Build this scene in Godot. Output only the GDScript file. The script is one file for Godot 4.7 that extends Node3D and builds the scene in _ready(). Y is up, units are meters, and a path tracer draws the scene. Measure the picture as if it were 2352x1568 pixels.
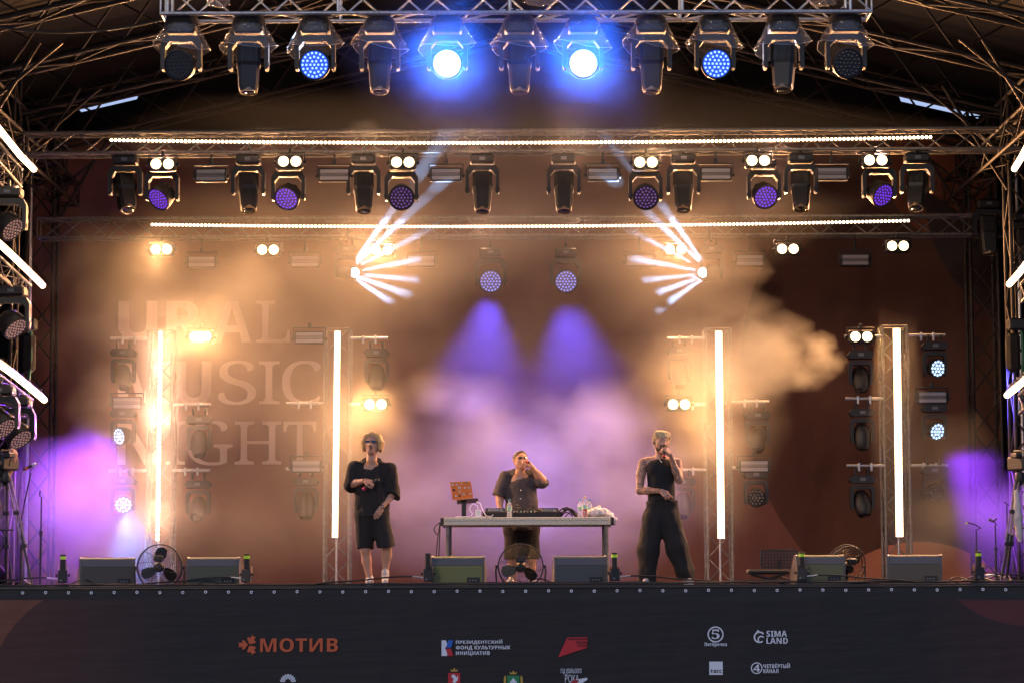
extends Node3D
# An open-air concert stage at dusk: three performers, a lighting rig, haze and smoke.
# Metres, y up. The deck's front edge lies at z = 0; the audience (and the camera) at +z.

const EYE := Vector3(0.0, 1.57, 28.6)
const FOCAL := 5655.0            # in units of the 2352 x 1568 survey grid of the front elevation
const DECK := 1.6
var view := Basis()
var M := {}
var names_used := {}
var rng := RandomNumberGenerator.new()
var unit_rod: Mesh
var unit_ball: Mesh
var small_bulb: Mesh
var fonts := {}


func _ready() -> void:
	rng.seed = 71
	make_camera_and_light()
	make_materials()
	make_setting()
	make_roof()
	make_rig()
	make_wings()
	make_stage_things()
	make_people()
	make_haze()


func make_camera_and_light() -> void:
	view = Basis(Vector3.RIGHT, atan(0.1)) * Basis(Vector3.BACK, deg_to_rad(-0.2))
	var cam := Camera3D.new()
	cam.name = "camera"
	cam.fov = rad_to_deg(2.0 * atan(784.0 / FOCAL))
	cam.near = 0.5
	cam.far = 3000.0
	cam.transform = Transform3D(view, EYE)
	add_child(cam)
	cam.current = true
	var sky_look := ProceduralSkyMaterial.new()
	sky_look.sky_top_color = Color(0.26, 0.36, 0.56)
	sky_look.sky_horizon_color = Color(0.62, 0.66, 0.74)
	sky_look.sky_curve = 0.18
	sky_look.ground_bottom_color = Color(0.1, 0.1, 0.1)
	sky_look.ground_horizon_color = Color(0.3, 0.3, 0.32)
	var sky := Sky.new()
	sky.sky_material = sky_look
	var env := Environment.new()
	env.background_mode = Environment.BG_SKY
	env.sky = sky
	env.background_energy_multiplier = 2.3
	env.tonemap_mode = Environment.TONE_MAPPER_LINEAR
	env.tonemap_exposure = 1.0
	env.volumetric_fog_enabled = true
	env.volumetric_fog_density = 0.0
	env.sdfgi_enabled = true
	env.ssao_enabled = true
	env.ssil_enabled = true
	var world := WorldEnvironment.new()
	world.name = "world_environment"
	world.environment = env
	add_child(world)
	# the low evening sun, veiled, over the audience's shoulder
	var sun := DirectionalLight3D.new()
	sun.name = "sun"
	sun.light_color = Color(1.0, 0.9, 0.78)
	sun.light_energy = 0.2
	sun.light_angular_distance = 14.0
	sun.shadow_enabled = true
	sun.rotation_degrees = Vector3(-16, -24, 0)
	add_child(sun)


# ---------------------------------------------------------------- helpers

func at(u: float, v: float, z: float) -> Vector3:
	# the survey grid of the stage front (u to the right, v down), taken back to the plane z
	var d := view * Vector3((u - 1176.0) / FOCAL, (784.0 - v) / FOCAL, -1.0)
	return EYE + d * ((z - EYE.z) / d.z)


func per_metre(z: float) -> float:
	return FOCAL / (EYE.z - z)


class Shape:
	var st := SurfaceTool.new()
	func _init() -> void:
		st.begin(Mesh.PRIMITIVE_TRIANGLES)
	func tri(a: Vector3, b: Vector3, c: Vector3, na: Vector3, nb: Vector3, nc: Vector3) -> void:
		# counter-clockwise from outside; stored clockwise
		st.set_normal(na); st.add_vertex(a)
		st.set_normal(nc); st.add_vertex(c)
		st.set_normal(nb); st.add_vertex(b)
	func flat(points: Array, away: Vector3) -> void:
		# a convex flat polygon whose outside lies away from the point given
		var n: Vector3 = (points[1] - points[0]).cross(points[2] - points[0]).normalized()
		var mid := Vector3.ZERO
		for p in points: mid += p
		mid /= points.size()
		var list := points
		if n.dot(mid - away) < 0.0:
			list = points.duplicate()
			list.reverse()
			n = -n
		for k in range(1, list.size() - 1):
			tri(list[0], list[k], list[k + 1], n, n, n)
	func box(c: Vector3, s: Vector3, bevel := 0.0, b := Basis()) -> Shape:
		var h := s * 0.5
		var e: float = minf(bevel, minf(h.x, minf(h.y, h.z)) * 0.95)
		var p := {}
		for i in 8:
			var g := Vector3(1 if i & 1 else -1, 1 if i & 2 else -1, 1 if i & 4 else -1)
			p[i] = [c + b * (g * (h - Vector3(0, e, e))), c + b * (g * (h - Vector3(e, 0, e))), c + b * (g * (h - Vector3(e, e, 0)))]
		for a in 3:
			var o1 := 1 << ((a + 1) % 3)
			var o2 := 1 << ((a + 2) % 3)
			for s1 in 2:
				var k := s1 << a
				flat([p[k][a], p[k | o1][a], p[k | o1 | o2][a], p[k | o2][a]], c)
			if e > 0.0:
				for s1 in 2:
					for s2 in 2:
						var k2 := (o1 if s1 else 0) | (o2 if s2 else 0)
						var q := 1 << a
						flat([p[k2][(a + 1) % 3], p[k2 | q][(a + 1) % 3], p[k2 | q][(a + 2) % 3], p[k2][(a + 2) % 3]], c)
		if e > 0.0:
			for i in 8: flat(p[i], c)
		return self
	func tube(a: Vector3, b: Vector3, r0: float, r1 := -1.0, seg := 10, caps := true) -> Shape:
		if r1 < 0.0: r1 = r0
		var d := (b - a).normalized()
		var x := d.cross(Vector3.UP if absf(d.y) < 0.9 else Vector3.RIGHT).normalized()
		var y := d.cross(x)
		for k in seg:
			var t0 := TAU * k / seg
			var t1 := TAU * (k + 1) / seg
			var n0 := x * cos(t0) + y * sin(t0)
			var n1 := x * cos(t1) + y * sin(t1)
			quad(a + n0 * r0, a + n1 * r0, b + n1 * r1, b + n0 * r1, n0, n1, n1, n0)
			if caps:
				if r0 > 0.0: tri(a, a + n1 * r0, a + n0 * r0, -d, -d, -d)
				if r1 > 0.0: tri(b, b + n0 * r1, b + n1 * r1, d, d, d)
		return self
	func quad(a: Vector3, b: Vector3, c: Vector3, d: Vector3, na: Vector3, nb: Vector3, nc: Vector3, nd: Vector3) -> void:
		tri(a, b, c, na, nb, nc)
		tri(a, c, d, na, nc, nd)
	func path(points: Array, r: float, seg := 6) -> Shape:
		# a bent round bar: rings carried along the points
		var rings := []
		var up := Vector3.UP
		for i in points.size():
			var d: Vector3 = (points[mini(i + 1, points.size() - 1)] - points[maxi(i - 1, 0)]).normalized()
			var x := d.cross(up)
			if x.length() < 0.1: x = d.cross(Vector3.RIGHT)
			x = x.normalized()
			up = x.cross(d).normalized()
			var ring := []
			for k in seg:
				ring.append(x * cos(TAU * k / seg) + up * sin(TAU * k / seg))
			rings.append(ring)
		for i in points.size() - 1:
			for k in seg:
				var j := (k + 1) % seg
				var a: Vector3 = rings[i][k]
				var b: Vector3 = rings[i][j]
				var c: Vector3 = rings[i + 1][j]
				var d: Vector3 = rings[i + 1][k]
				quad(points[i] + b * r, points[i] + a * r, points[i + 1] + d * r, points[i + 1] + c * r, b, a, d, c)
		for e in [0, points.size() - 1]:
			var o: Vector3 = points[e]
			var other: Vector3 = points[1] if e == 0 else points[e - 1]
			var list := []
			for k in seg: list.append(o + rings[e][k] * r)
			flat(list, other)
		return self
	func lathe(profile: Array, seg := 16, x := Transform3D(), smooth := true) -> Shape:
		# profile of Vector2(radius, height) from bottom to top, outside to the right
		for i in profile.size() - 1:
			var p: Vector2 = profile[i]
			var q: Vector2 = profile[i + 1]
			var e := (q - p).normalized()
			var n2 := Vector2(e.y, -e.x)
			var np := n2
			var nq := n2
			if smooth:
				if i > 0:
					var e0: Vector2 = (p - profile[i - 1]).normalized()
					if e0.dot(e) > 0.6: np = (n2 + Vector2(e0.y, -e0.x)).normalized()
				if i < profile.size() - 2:
					var e1: Vector2 = (profile[i + 2] - q).normalized()
					if e1.dot(e) > 0.6: nq = (n2 + Vector2(e1.y, -e1.x)).normalized()
			for k in seg:
				var t0 := TAU * k / seg
				var t1 := TAU * (k + 1) / seg
				var a0 := Vector3(cos(t0), 0, -sin(t0))
				var a1 := Vector3(cos(t1), 0, -sin(t1))
				var up := Vector3.UP
				var na := (x.basis * (a0 * np.x + up * np.y)).normalized()
				var nb := (x.basis * (a1 * np.x + up * np.y)).normalized()
				var nc := (x.basis * (a1 * nq.x + up * nq.y)).normalized()
				var nd := (x.basis * (a0 * nq.x + up * nq.y)).normalized()
				if p.x > 1e-6: tri(x * (a0 * p.x + up * p.y), x * (a1 * p.x + up * p.y), x * (a1 * q.x + up * q.y), na, nb, nc)
				if q.x > 1e-6: tri(x * (a0 * p.x + up * p.y), x * (a1 * q.x + up * q.y), x * (a0 * q.x + up * q.y), na, nc, nd)
		return self
	func ball(c: Vector3, r: Vector3, seg := 12) -> Shape:
		var profile := []
		for i in seg / 2 + 1:
			var t := -PI / 2 + PI * i / (seg / 2)
			profile.append(Vector2(maxf(cos(t), 0.0), sin(t)))
		return lathe(profile, seg, Transform3D(Basis.from_scale(r), c))
	func slab(outline: Array, depth: float, x := Transform3D()) -> Shape:
		# a flat outline (Vector2, any direction) given thickness from -depth/2 to depth/2 along z
		var poly := PackedVector2Array(outline)
		if Geometry2D.is_polygon_clockwise(poly): poly.reverse()
		var ids := Geometry2D.triangulate_polygon(poly)
		var h := depth * 0.5
		var f := (x.basis * Vector3.BACK).normalized()
		for k in range(0, ids.size(), 3):
			var a := poly[ids[k]]
			var b := poly[ids[k + 1]]
			var c := poly[ids[k + 2]]
			if (b - a).cross(c - a) < 0.0:
				var swap := b
				b = c
				c = swap
			tri(x * Vector3(a.x, a.y, h), x * Vector3(b.x, b.y, h), x * Vector3(c.x, c.y, h), f, f, f)
			tri(x * Vector3(a.x, a.y, -h), x * Vector3(c.x, c.y, -h), x * Vector3(b.x, b.y, -h), -f, -f, -f)
		for k in poly.size():
			var a := poly[k]
			var b := poly[(k + 1) % poly.size()]
			var n := (x.basis * Vector3((b - a).y, -(b - a).x, 0)).normalized()
			quad(x * Vector3(a.x, a.y, h), x * Vector3(a.x, a.y, -h), x * Vector3(b.x, b.y, -h), x * Vector3(b.x, b.y, h), n, n, n, n)
		return self
	func mesh() -> ArrayMesh:
		return st.commit()


func numbered(called: String) -> String:
	var n: int = names_used.get(called, 0)
	names_used[called] = n + 1
	return called if n == 0 else "%s_%03d" % [called, n]


func thing(called: String, label: String, category: String, where := Vector3.ZERO, group := "", turn := 0.0) -> Node3D:
	var o := Node3D.new()
	o.name = numbered(called)
	add_child(o)
	o.position = where
	o.rotation.y = turn
	tag(o, label, category, group)
	return o


func tag(o: Node, label: String, category: String, group := "", kind := "") -> Node:
	if label: o.set_meta("label", label)
	if category: o.set_meta("category", category)
	if group: o.set_meta("group", group)
	if kind: o.set_meta("kind", kind)
	return o


func part(called: String, shape: Variant, look: Material, parent: Node, x := Transform3D()) -> MeshInstance3D:
	var o := MeshInstance3D.new()
	o.name = numbered(called) if parent == self else called
	o.mesh = shape.mesh() if shape is Shape else shape
	if look: o.material_override = look
	o.transform = x
	parent.add_child(o, true)
	return o


func copy_of(source: Node3D, where: Vector3, label := "", turn := 0.0) -> Node3D:
	var c: Node3D = source.duplicate()
	var base: String = str(source.name)
	var cut := RegEx.create_from_string("_\\d{3}$")
	c.name = numbered(cut.sub(base, ""))
	add_child(c)
	c.position = where
	c.rotation.y = turn
	if label: c.set_meta("label", label)
	return c


func rod(called: String, a: Vector3, b: Vector3, r: float, look: Material, parent: Node) -> MeshInstance3D:
	var d := b - a
	var y := d.normalized()
	var x := y.cross(Vector3.UP if absf(y.y) < 0.9 else Vector3.RIGHT).normalized()
	return part(called, unit_rod, look, parent, Transform3D(Basis(x * r, d, x.cross(y) * r), (a + b) * 0.5))


func truss(o: Node3D, a: Vector3, b: Vector3, wide: float, high: float, chord: float, brace: float, bay: float, look: Material, side := Vector3.ZERO, apart := false) -> void:
	# a four-chord box truss from a to b (their middle line), in o's own axes; wide along side, high across it
	var d := (b - a).normalized()
	var s := side if side != Vector3.ZERO else d.cross(Vector3.UP).normalized()
	var h := s.cross(d).normalized()
	var off := []
	for g in [Vector2(-1, -1), Vector2(1, -1), Vector2(1, 1), Vector2(-1, 1)]:
		off.append(s * (g.x * wide * 0.5) + h * (g.y * high * 0.5))
	for k in 4:
		rod("chord", a + off[k], b + off[k], chord, look, o)
	var n := maxi(1, roundi((b - a).length() / bay))
	var thin := Shape.new()
	for f in 4:
		var p: Vector3 = off[f]
		var q: Vector3 = off[(f + 1) % 4]
		var ends := []
		for i in n:
			var from := a + (b - a) * (float(i) / n)
			var to := a + (b - a) * (float(i + 1) / n)
			ends.append([from + p, to + q] if (i + f) % 2 == 0 else [from + q, to + p])
		for e in [a, b]: ends.append([e + p, e + q])
		for e in ends:
			if apart: rod("brace", e[0], e[1], brace, look, o)
			else: thin.tube(e[0], e[1], brace, brace, 6, false)
	if not apart: part("lacing", thin, look, o).set_meta("kind", "stuff")


func lettering(text: String, bold: bool, serif: bool, u0: float, v0: float, u1: float, v1: float, z: float, look: Material, parent: Node, called := "lettering") -> MeshInstance3D:
	# raised print that fills the survey box from (u0, v0) to (u1, v1) on the plane z of a sheet facing the audience
	var key := "%s%s" % [bold, serif]
	if not fonts.has(key):
		var f := SystemFont.new()
		f.font_names = PackedStringArray(["Droid Serif" if serif else "Droid Sans"])
		f.font_weight = 700 if bold else 400
		fonts[key] = f
	var t := TextMesh.new()
	t.text = text
	t.font = fonts[key]
	t.font_size = 64
	t.pixel_size = 0.01
	t.depth = 0.02
	t.curve_step = 2.0
	var box := t.get_aabb()
	var a := at(u0, v1, z)
	var b := at(u1, v0, z)
	var k := Vector3((b.x - a.x) / box.size.x, (b.y - a.y) / box.size.y, 0.3)
	var o := part(called, t, look, parent)
	o.transform = Transform3D(Basis.from_scale(k), Vector3(a.x, a.y, z) - Vector3(box.position.x * k.x, box.position.y * k.y, 0.0))
	return o


func flat_print(outline: Array, z: float, look: Material, parent: Node, called := "print", deep := 0.006) -> MeshInstance3D:
	# an outline in survey units laid on the sheet at z
	var list := []
	for p in outline:
		var w := at(p.x, p.y, z)
		list.append(Vector2(w.x, w.y))
	return part(called, Shape.new().slab(list, deep), look, parent, Transform3D(Basis(), Vector3(0, 0, z)))


func disc_outline(c: Vector2, r: float, n := 24, r2 := -1.0) -> Array:
	var list := []
	for k in n: list.append(c + Vector2(cos(TAU * k / n) * r, sin(TAU * k / n) * (r if r2 < 0 else r2)))
	return list


func ring_outline(c: Vector2, r0: float, r1: float, from := 0.0, to := TAU, n := 24) -> Array:
	var list := []
	for k in n + 1:
		var t := lerpf(from, to - (0.02 if to - from > 6.2 else 0.0), float(k) / n)
		list.append(c + Vector2(cos(t), sin(t)) * r1)
	for k in n + 1:
		var t := lerpf(to - (0.02 if to - from > 6.2 else 0.0), from, float(k) / n)
		list.append(c + Vector2(cos(t), sin(t)) * r0)
	return list


func lamp(kind: String, where: Vector3, towards: Vector3, color: Color, energy: float, size: float, angle := 45.0, parent: Node = null, fade := 0.4) -> Light3D:
	var l: Light3D = OmniLight3D.new() if kind == "omni" else SpotLight3D.new()
	l.name = "lamp_light"
	l.light_color = color
	l.light_energy = energy
	l.light_size = size
	l.shadow_enabled = true
	if l is SpotLight3D:
		l.spot_angle = angle
		l.spot_angle_attenuation = fade
		l.spot_range = 40.0
		l.spot_attenuation = 2.0
		var d := towards.normalized()
		l.basis = Basis.looking_at(d, Vector3.UP if absf(d.y) < 0.95 else Vector3.BACK)
	else:
		l.omni_range = 40.0
		l.omni_attenuation = 2.0
	var p: Node = parent if parent else self
	p.add_child(l, true)
	l.position = where
	return l


# ---------------------------------------------------------------- materials

func paint(called: String, r: float, g: float, b: float, rough := 0.6, metal := 0.0) -> StandardMaterial3D:
	# r, g, b are real-world (linear) base colours
	var m := StandardMaterial3D.new()
	m.resource_name = called
	m.albedo_color = Color(r, g, b).linear_to_srgb()
	m.roughness = rough
	m.metallic = metal
	M[called] = m
	return m


func glow(called: String, color: Color, energy: float) -> StandardMaterial3D:
	var m := paint(called, 0.08, 0.08, 0.08, 0.4)
	m.emission_enabled = true
	m.emission = color.linear_to_srgb()
	m.emission_energy_multiplier = energy
	return m


func noise_texture(freq: float, low: Color, high: Color, seed_: int, size := 512, octaves := 4, normal := false) -> NoiseTexture2D:
	var n := FastNoiseLite.new()
	n.seed = seed_
	n.frequency = freq
	n.fractal_octaves = octaves
	var t := NoiseTexture2D.new()
	t.width = size
	t.height = size
	t.seamless = true
	t.noise = n
	if normal:
		t.as_normal_map = true
		t.bump_strength = 6.0
	else:
		var g := Gradient.new()
		g.set_color(0, low)
		g.set_color(1, high)
		t.color_ramp = g
	return t


func grain(m: StandardMaterial3D, freq: float, low: float, seed_: int, scale: float, octaves := 4) -> StandardMaterial3D:
	# blotches and fine grain in the colour of a surface
	m.albedo_texture = noise_texture(freq, Color(low, low, low), Color(1, 1, 1), seed_, 512, octaves)
	m.uv1_triplanar = true
	m.uv1_world_triplanar = true
	m.uv1_scale = Vector3.ONE * scale
	return m


func make_materials() -> void:
	unit_rod = Shape.new().tube(Vector3(0, -0.5, 0), Vector3(0, 0.5, 0), 1.0, 1.0, 8).mesh()
	unit_ball = Shape.new().ball(Vector3.ZERO, Vector3.ONE, 8).mesh()
	small_bulb = Shape.new().lathe([Vector2(0, -0.9), Vector2(1, 0), Vector2(0, 0.9)], 6).mesh()
	grain(paint("asphalt", 0.05, 0.05, 0.052, 0.95), 0.05, 0.6, 3, 0.6)
	grain(paint("deck", 0.03, 0.028, 0.027, 0.75), 0.03, 0.6, 4, 0.5)
	grain(paint("aluminium", 0.62, 0.63, 0.65, 0.38, 0.85), 0.02, 0.75, 5, 1.5)
	grain(paint("dull_aluminium", 0.26, 0.24, 0.225, 0.55, 0.6), 0.02, 0.7, 6, 1.2)
	grain(paint("old_steel", 0.055, 0.043, 0.036, 0.6, 0.4), 0.02, 0.6, 7, 1.2)
	grain(paint("tarp", 0.007, 0.005, 0.0047, 0.85), 0.01, 0.6, 8, 0.35)
	grain(paint("drape", 0.012, 0.011, 0.012, 0.9), 0.02, 0.6, 9, 0.5)
	grain(paint("black_metal", 0.014, 0.014, 0.016, 0.45), 0.02, 0.7, 10, 2.0)
	grain(paint("black_plastic", 0.009, 0.009, 0.011, 0.5), 0.02, 0.75, 11, 3.0)
	paint("grey_plastic", 0.11, 0.12, 0.14, 0.5)
	paint("gold_trim", 0.22, 0.16, 0.1, 0.4, 0.6)
	paint("dark_glass", 0.01, 0.012, 0.016, 0.08)
	paint("rubber", 0.012, 0.012, 0.012, 0.7)
	paint("white_paint", 0.8, 0.8, 0.8, 0.5)
	paint("pale_diffuser", 0.24, 0.24, 0.26, 0.4)
	paint("lens_face", 0.02, 0.02, 0.03, 0.3)
	var film := paint("clear_film", 0.35, 0.36, 0.4, 0.12)
	film.albedo_color.a = 0.11
	film.transparency = BaseMaterial3D.TRANSPARENCY_ALPHA
	film.normal_enabled = true
	film.normal_texture = noise_texture(0.02, Color.BLACK, Color.WHITE, 12, 256, 3, true)
	film.normal_scale = 1.5
	film.uv1_triplanar = true
	film.uv1_scale = Vector3.ONE * 3.0
	film.cull_mode = BaseMaterial3D.CULL_DISABLED
	glow("warm_led", Color(1.0, 0.7, 0.45), 8.0)
	glow("warm_tube", Color(1.0, 0.7, 0.45), 5.0)
	glow("blinder_glass", Color(1.0, 0.68, 0.34), 6.0)
	glow("blue_led", Color(0.32, 0.55, 1.0), 2.0)
	glow("blue_white_led", Color(0.6, 0.8, 1.0), 12.0)
	glow("violet_led", Color(0.2, 0.04, 0.9), 1.3)
	glow("dim_violet_led", Color(0.16, 0.05, 0.5), 0.6)
	glow("pale_blue_led", Color(0.26, 0.36, 1.0), 1.2)
	glow("ice_led", Color(0.55, 0.8, 1.0), 1.7)
	glow("pink_led", Color(1.0, 0.5, 0.42), 0.5)
	glow("beam_glass", Color(0.8, 0.88, 1.0), 8.0)
	glow("bright_lit_lens", Color(0.35, 0.6, 1.0), 3.0)
	glow("blue_lit_lens", Color(0.0, 0.09, 1.0), 0.9)
	glow("violet_lit_lens", Color(0.12, 0.01, 0.5), 0.2)


# ---------------------------------------------------------------- the setting

func survey(p: Vector3) -> Vector2:
	var l := view.inverse() * (p - EYE)
	return Vector2(1176.0 + FOCAL * l.x / -l.z, 784.0 - FOCAL * l.y / -l.z)


func sheet(x0: float, y0: float, x1: float, y1: float, wave: float, folds: float, seed_: int, nx := 60, ny := 24) -> Mesh:
	# a hung cloth facing +z with shallow folds; uv runs over its own width and height
	var n := FastNoiseLite.new()
	n.seed = seed_
	n.frequency = folds
	var st := SurfaceTool.new()
	st.begin(Mesh.PRIMITIVE_TRIANGLES)
	for j in ny + 1:
		for i in nx + 1:
			var x := lerpf(x0, x1, float(i) / nx)
			var y := lerpf(y0, y1, float(j) / ny)
			st.set_uv(Vector2(float(i) / nx, 1.0 - float(j) / ny))
			st.set_smooth_group(0)
			st.add_vertex(Vector3(x, y, wave * n.get_noise_2d(x * 10.0, y * 2.5)))
	for j in ny:
		for i in nx:
			var a := j * (nx + 1) + i
			for k in [a, a + nx + 2, a + 1, a, a + nx + 1, a + nx + 2]: st.add_index(k)
	st.generate_normals()
	return st.commit()


func printed(called: String, image: Image, rough: float) -> StandardMaterial3D:
	var m := paint(called, 1, 1, 1, rough)
	m.albedo_texture = ImageTexture.create_from_image(image)
	m.texture_repeat = false
	m.normal_enabled = true
	m.normal_texture = noise_texture(0.05, Color.BLACK, Color.WHITE, 33, 256, 3, true)
	m.normal_scale = 0.12
	return m


func make_setting() -> void:
	var g := part("ground", Shape.new().box(Vector3(0, -0.1, 0), Vector3(2400, 0.2, 2400)), M.asphalt, self)
	tag(g, "", "", "", "structure")

	var stage := thing("stage_platform", "black stage platform carrying the three performers and their gear", "stage", Vector3(0, 0, 0))
	part("deck", Shape.new().box(Vector3(0, DECK - 0.06, -5.5), Vector3(17.0, 0.12, 11.0), 0.004), M.deck, stage)
	for i in 9:
		for z in [-0.35, -5.5, -10.6]:
			part("leg", Shape.new().tube(Vector3(-8.2 + i * 2.05, 0, z), Vector3(-8.2 + i * 2.05, DECK - 0.121, z), 0.03, 0.03, 8), M.old_steel, stage)
	part("edge_strip", Shape.new().box(Vector3(0, DECK - 0.021, 0.0075), Vector3(17.0, 0.05, 0.014), 0.003), M.black_metal, stage)

	make_skirt()
	make_backdrop()

	# black drapes closing the sides and the gable behind the banner
	for s in [-1, 1]:
		var d := part("side_drape", sheet(-5.7, 0.0, 5.7, 9.6, 0.25, 0.12, 40 + s, 90, 6), M.drape, self, Transform3D(Basis(Vector3.UP, -s * PI / 2), Vector3(s * 8.7, 0, -5.3)))
		tag(d, "black drape closing the stage wing on the %s" % ("left" if s < 0 else "right"), "drape", "black drapes around the stage")
	var outline := [Vector2(-8.9, 0.3), Vector2(8.9, 0.3), Vector2(8.9, 8.92), Vector2(7.65, 9.22), Vector2(7.6, 9.13), Vector2(6.35, 9.42), Vector2(6.3, 9.56), Vector2(0, 10.98), Vector2(-6.05, 9.6), Vector2(-6.1, 9.5), Vector2(-7.0, 9.29), Vector2(-7.05, 9.35), Vector2(-8.9, 8.9)]
	var gable := part("gable_drape", Shape.new().slab(outline, 0.03, Transform3D(Basis(), Vector3(0, 0, -10.9))), M.drape, self)
	tag(gable, "black gable cloth behind the printed banner, reaching up to the roof", "drape", "black drapes around the stage")


func make_skirt() -> void:
	var x0 := -8.4
	var x1 := 8.4
	var im := Image.create(1680, 160, false, Image.FORMAT_RGB8)
	var n := FastNoiseLite.new()
	n.seed = 5
	n.frequency = 0.02
	var navy := Color(0.0068, 0.0066, 0.0092)
	for j in 160:
		for i in 1680:
			var w := Vector3(lerpf(x0, x1, (i + 0.5) / 1680.0), DECK * (1.0 - (j + 0.5) / 160.0), 0.03)
			var q := survey(w)
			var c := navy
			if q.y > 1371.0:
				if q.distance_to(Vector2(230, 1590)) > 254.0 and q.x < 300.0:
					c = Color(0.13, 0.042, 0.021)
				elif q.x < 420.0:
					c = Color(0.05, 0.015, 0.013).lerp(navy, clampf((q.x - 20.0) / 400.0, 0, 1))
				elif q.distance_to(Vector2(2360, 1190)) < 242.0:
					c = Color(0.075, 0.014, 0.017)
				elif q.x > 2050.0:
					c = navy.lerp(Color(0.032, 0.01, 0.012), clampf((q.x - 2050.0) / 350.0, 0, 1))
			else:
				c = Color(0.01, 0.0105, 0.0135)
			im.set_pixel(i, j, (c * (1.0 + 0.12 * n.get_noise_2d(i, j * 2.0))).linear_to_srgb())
	var look := printed("skirt_print", im, 0.7)
	var o := thing("stage_skirt", "dark navy printed cloth with sponsor logos hung along the stage front", "banner", Vector3(0, 0, 0))
	part("cloth", sheet(x0, 0.0, x1, DECK - 0.03, 0.012, 0.35, 6, 170, 12), look, o, Transform3D(Basis(), Vector3(0, 0, 0.03)))
	part("top_hem", Shape.new().path([Vector3(x0, DECK - 0.028, 0.036), Vector3(0, DECK - 0.03, 0.037), Vector3(x1, DECK - 0.028, 0.036)], 0.008, 6), M.rubber, o)
	var eyelet := Shape.new()
	var ring := []
	for k in 13: ring.append(Vector3(cos(TAU * k / 12.0) * 0.0135, sin(TAU * k / 12.0) * 0.0135, 0))
	eyelet.path(ring, 0.0052, 5)
	var em := eyelet.mesh()
	for k in 45:
		part("eyelet", em, paint("eyelet_steel", 0.85, 0.88, 0.92, 0.4) if k == 0 else M.eyelet_steel, o, Transform3D(Basis(Vector3.RIGHT, 0.0), Vector3(-5.66 + k * 0.264, DECK - 0.068 + 0.003 * sin(k * 1.7), 0.052)))
	var z := 0.045
	var white := paint("white_print", 0.62, 0.68, 0.76, 0.7)
	var orange := paint("orange_print", 0.5, 0.1, 0.035, 0.7)
	var red := paint("red_print", 0.45, 0.02, 0.03, 0.7)
	var blue := paint("blue_print", 0.02, 0.12, 0.5, 0.7)
	var ink := paint("dark_print", 0.05, 0.008, 0.012, 0.7)
	var gold := paint("gold_print", 0.42, 0.28, 0.05, 0.7)
	var green := paint("green_print", 0.02, 0.2, 0.08, 0.7)
	lettering("МОТИВ", true, false, 597, 1465, 776, 1497, z, orange, o)
	var k3 := [Vector2(576, 1480), Vector2(563, 1476), Vector2(554, 1470), Vector2(549, 1478), Vector2(546, 1481), Vector2(549, 1484), Vector2(554, 1492), Vector2(563, 1486)]
	for t in 3:
		var a := PI + (t - 1) * TAU / 3.0
		var dir := Vector2(cos(a), sin(a))
		var side := Vector2(-dir.y, dir.x)
		var c := Vector2(571, 1480.5) + dir * 2.0
		flat_print([c, c + dir * 8 + side * 10, c + dir * 13 + side * 11, c + dir * 13 + side * 5, c + dir * 22 + side * 5, c + dir * 20, c + dir * 22 - side * 5, c + dir * 13 - side * 5, c + dir * 13 - side * 11, c + dir * 8 - side * 10], z, orange, o, "logo")
	lettering("ПРЕЗИДЕНТСКИЙ", true, false, 1047, 1468, 1154, 1480, z, white, o)
	lettering("ФОНД КУЛЬТУРНЫХ", true, false, 1047, 1482, 1172, 1493.5, z, white, o)
	lettering("ИНИЦИАТИВ", true, false, 1047, 1495, 1125, 1506, z, white, o)
	flat_print([Vector2(1014, 1470), Vector2(1024, 1470), Vector2(1027, 1480), Vector2(1022, 1488), Vector2(1027, 1497), Vector2(1027, 1506), Vector2(1014, 1506)], z, white, o, "logo")
	flat_print([Vector2(1029, 1470), Vector2(1041, 1470), Vector2(1036, 1487), Vector2(1023.5, 1487)], z, blue, o, "logo")
	flat_print([Vector2(1023.5, 1489), Vector2(1036, 1489), Vector2(1041, 1506), Vector2(1029, 1506)], z, red, o, "logo")
	flat_print([Vector2(1303, 1463), Vector2(1349, 1463), Vector2(1349, 1487), Vector2(1282, 1509)], z, red, o, "logo")
	lettering("НАЦИОНАЛЬНЫЕ", true, false, 1304, 1464.5, 1348, 1470.5, z + 0.004, ink, o)
	lettering("ПРОЕКТЫ", true, false, 1323, 1472, 1348, 1478, z + 0.004, ink, o)
	lettering("РОССИИ", true, false, 1327, 1479.5, 1348, 1485.5, z + 0.004, ink, o)
	flat_print(ring_outline(Vector2(1644, 1456.5), 15.5, 18.5), z, white, o, "logo")
	lettering("5", true, true, 1635, 1445, 1653, 1467, z, white, o)
	lettering("Пятёрочка", true, false, 1619, 1474.5, 1670, 1486, z, white, o)
	lettering("SIMA", true, false, 1761, 1448, 1808, 1462, z, white, o)
	lettering("LAND", true, false, 1761, 1464, 1810, 1478, z, white, o)
	flat_print(ring_outline(Vector2(1745, 1463), 10.0, 13.5, 0.9, 5.6), z, white, o, "logo")
	flat_print(ring_outline(Vector2(1749, 1468), 5.5, 8.5, 2.0, 5.6, 14), z, white, o, "logo")
	flat_print([Vector2(1736, 1453), Vector2(1741, 1446), Vector2(1748, 1451)], z, white, o, "logo")
	flat_print([Vector2(1629.5, 1519), Vector2(1660.5, 1519), Vector2(1660.5, 1549.5), Vector2(1629.5, 1549.5)], z, white, o, "logo")
	lettering("тасс", true, false, 1632, 1537.5, 1658, 1545, z + 0.004, M.rubber, o)
	flat_print(ring_outline(Vector2(1738.5, 1534), 11.0, 13.4), z, white, o, "logo")
	lettering("4", true, false, 1731, 1526, 1746, 1542, z, white, o)
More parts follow.
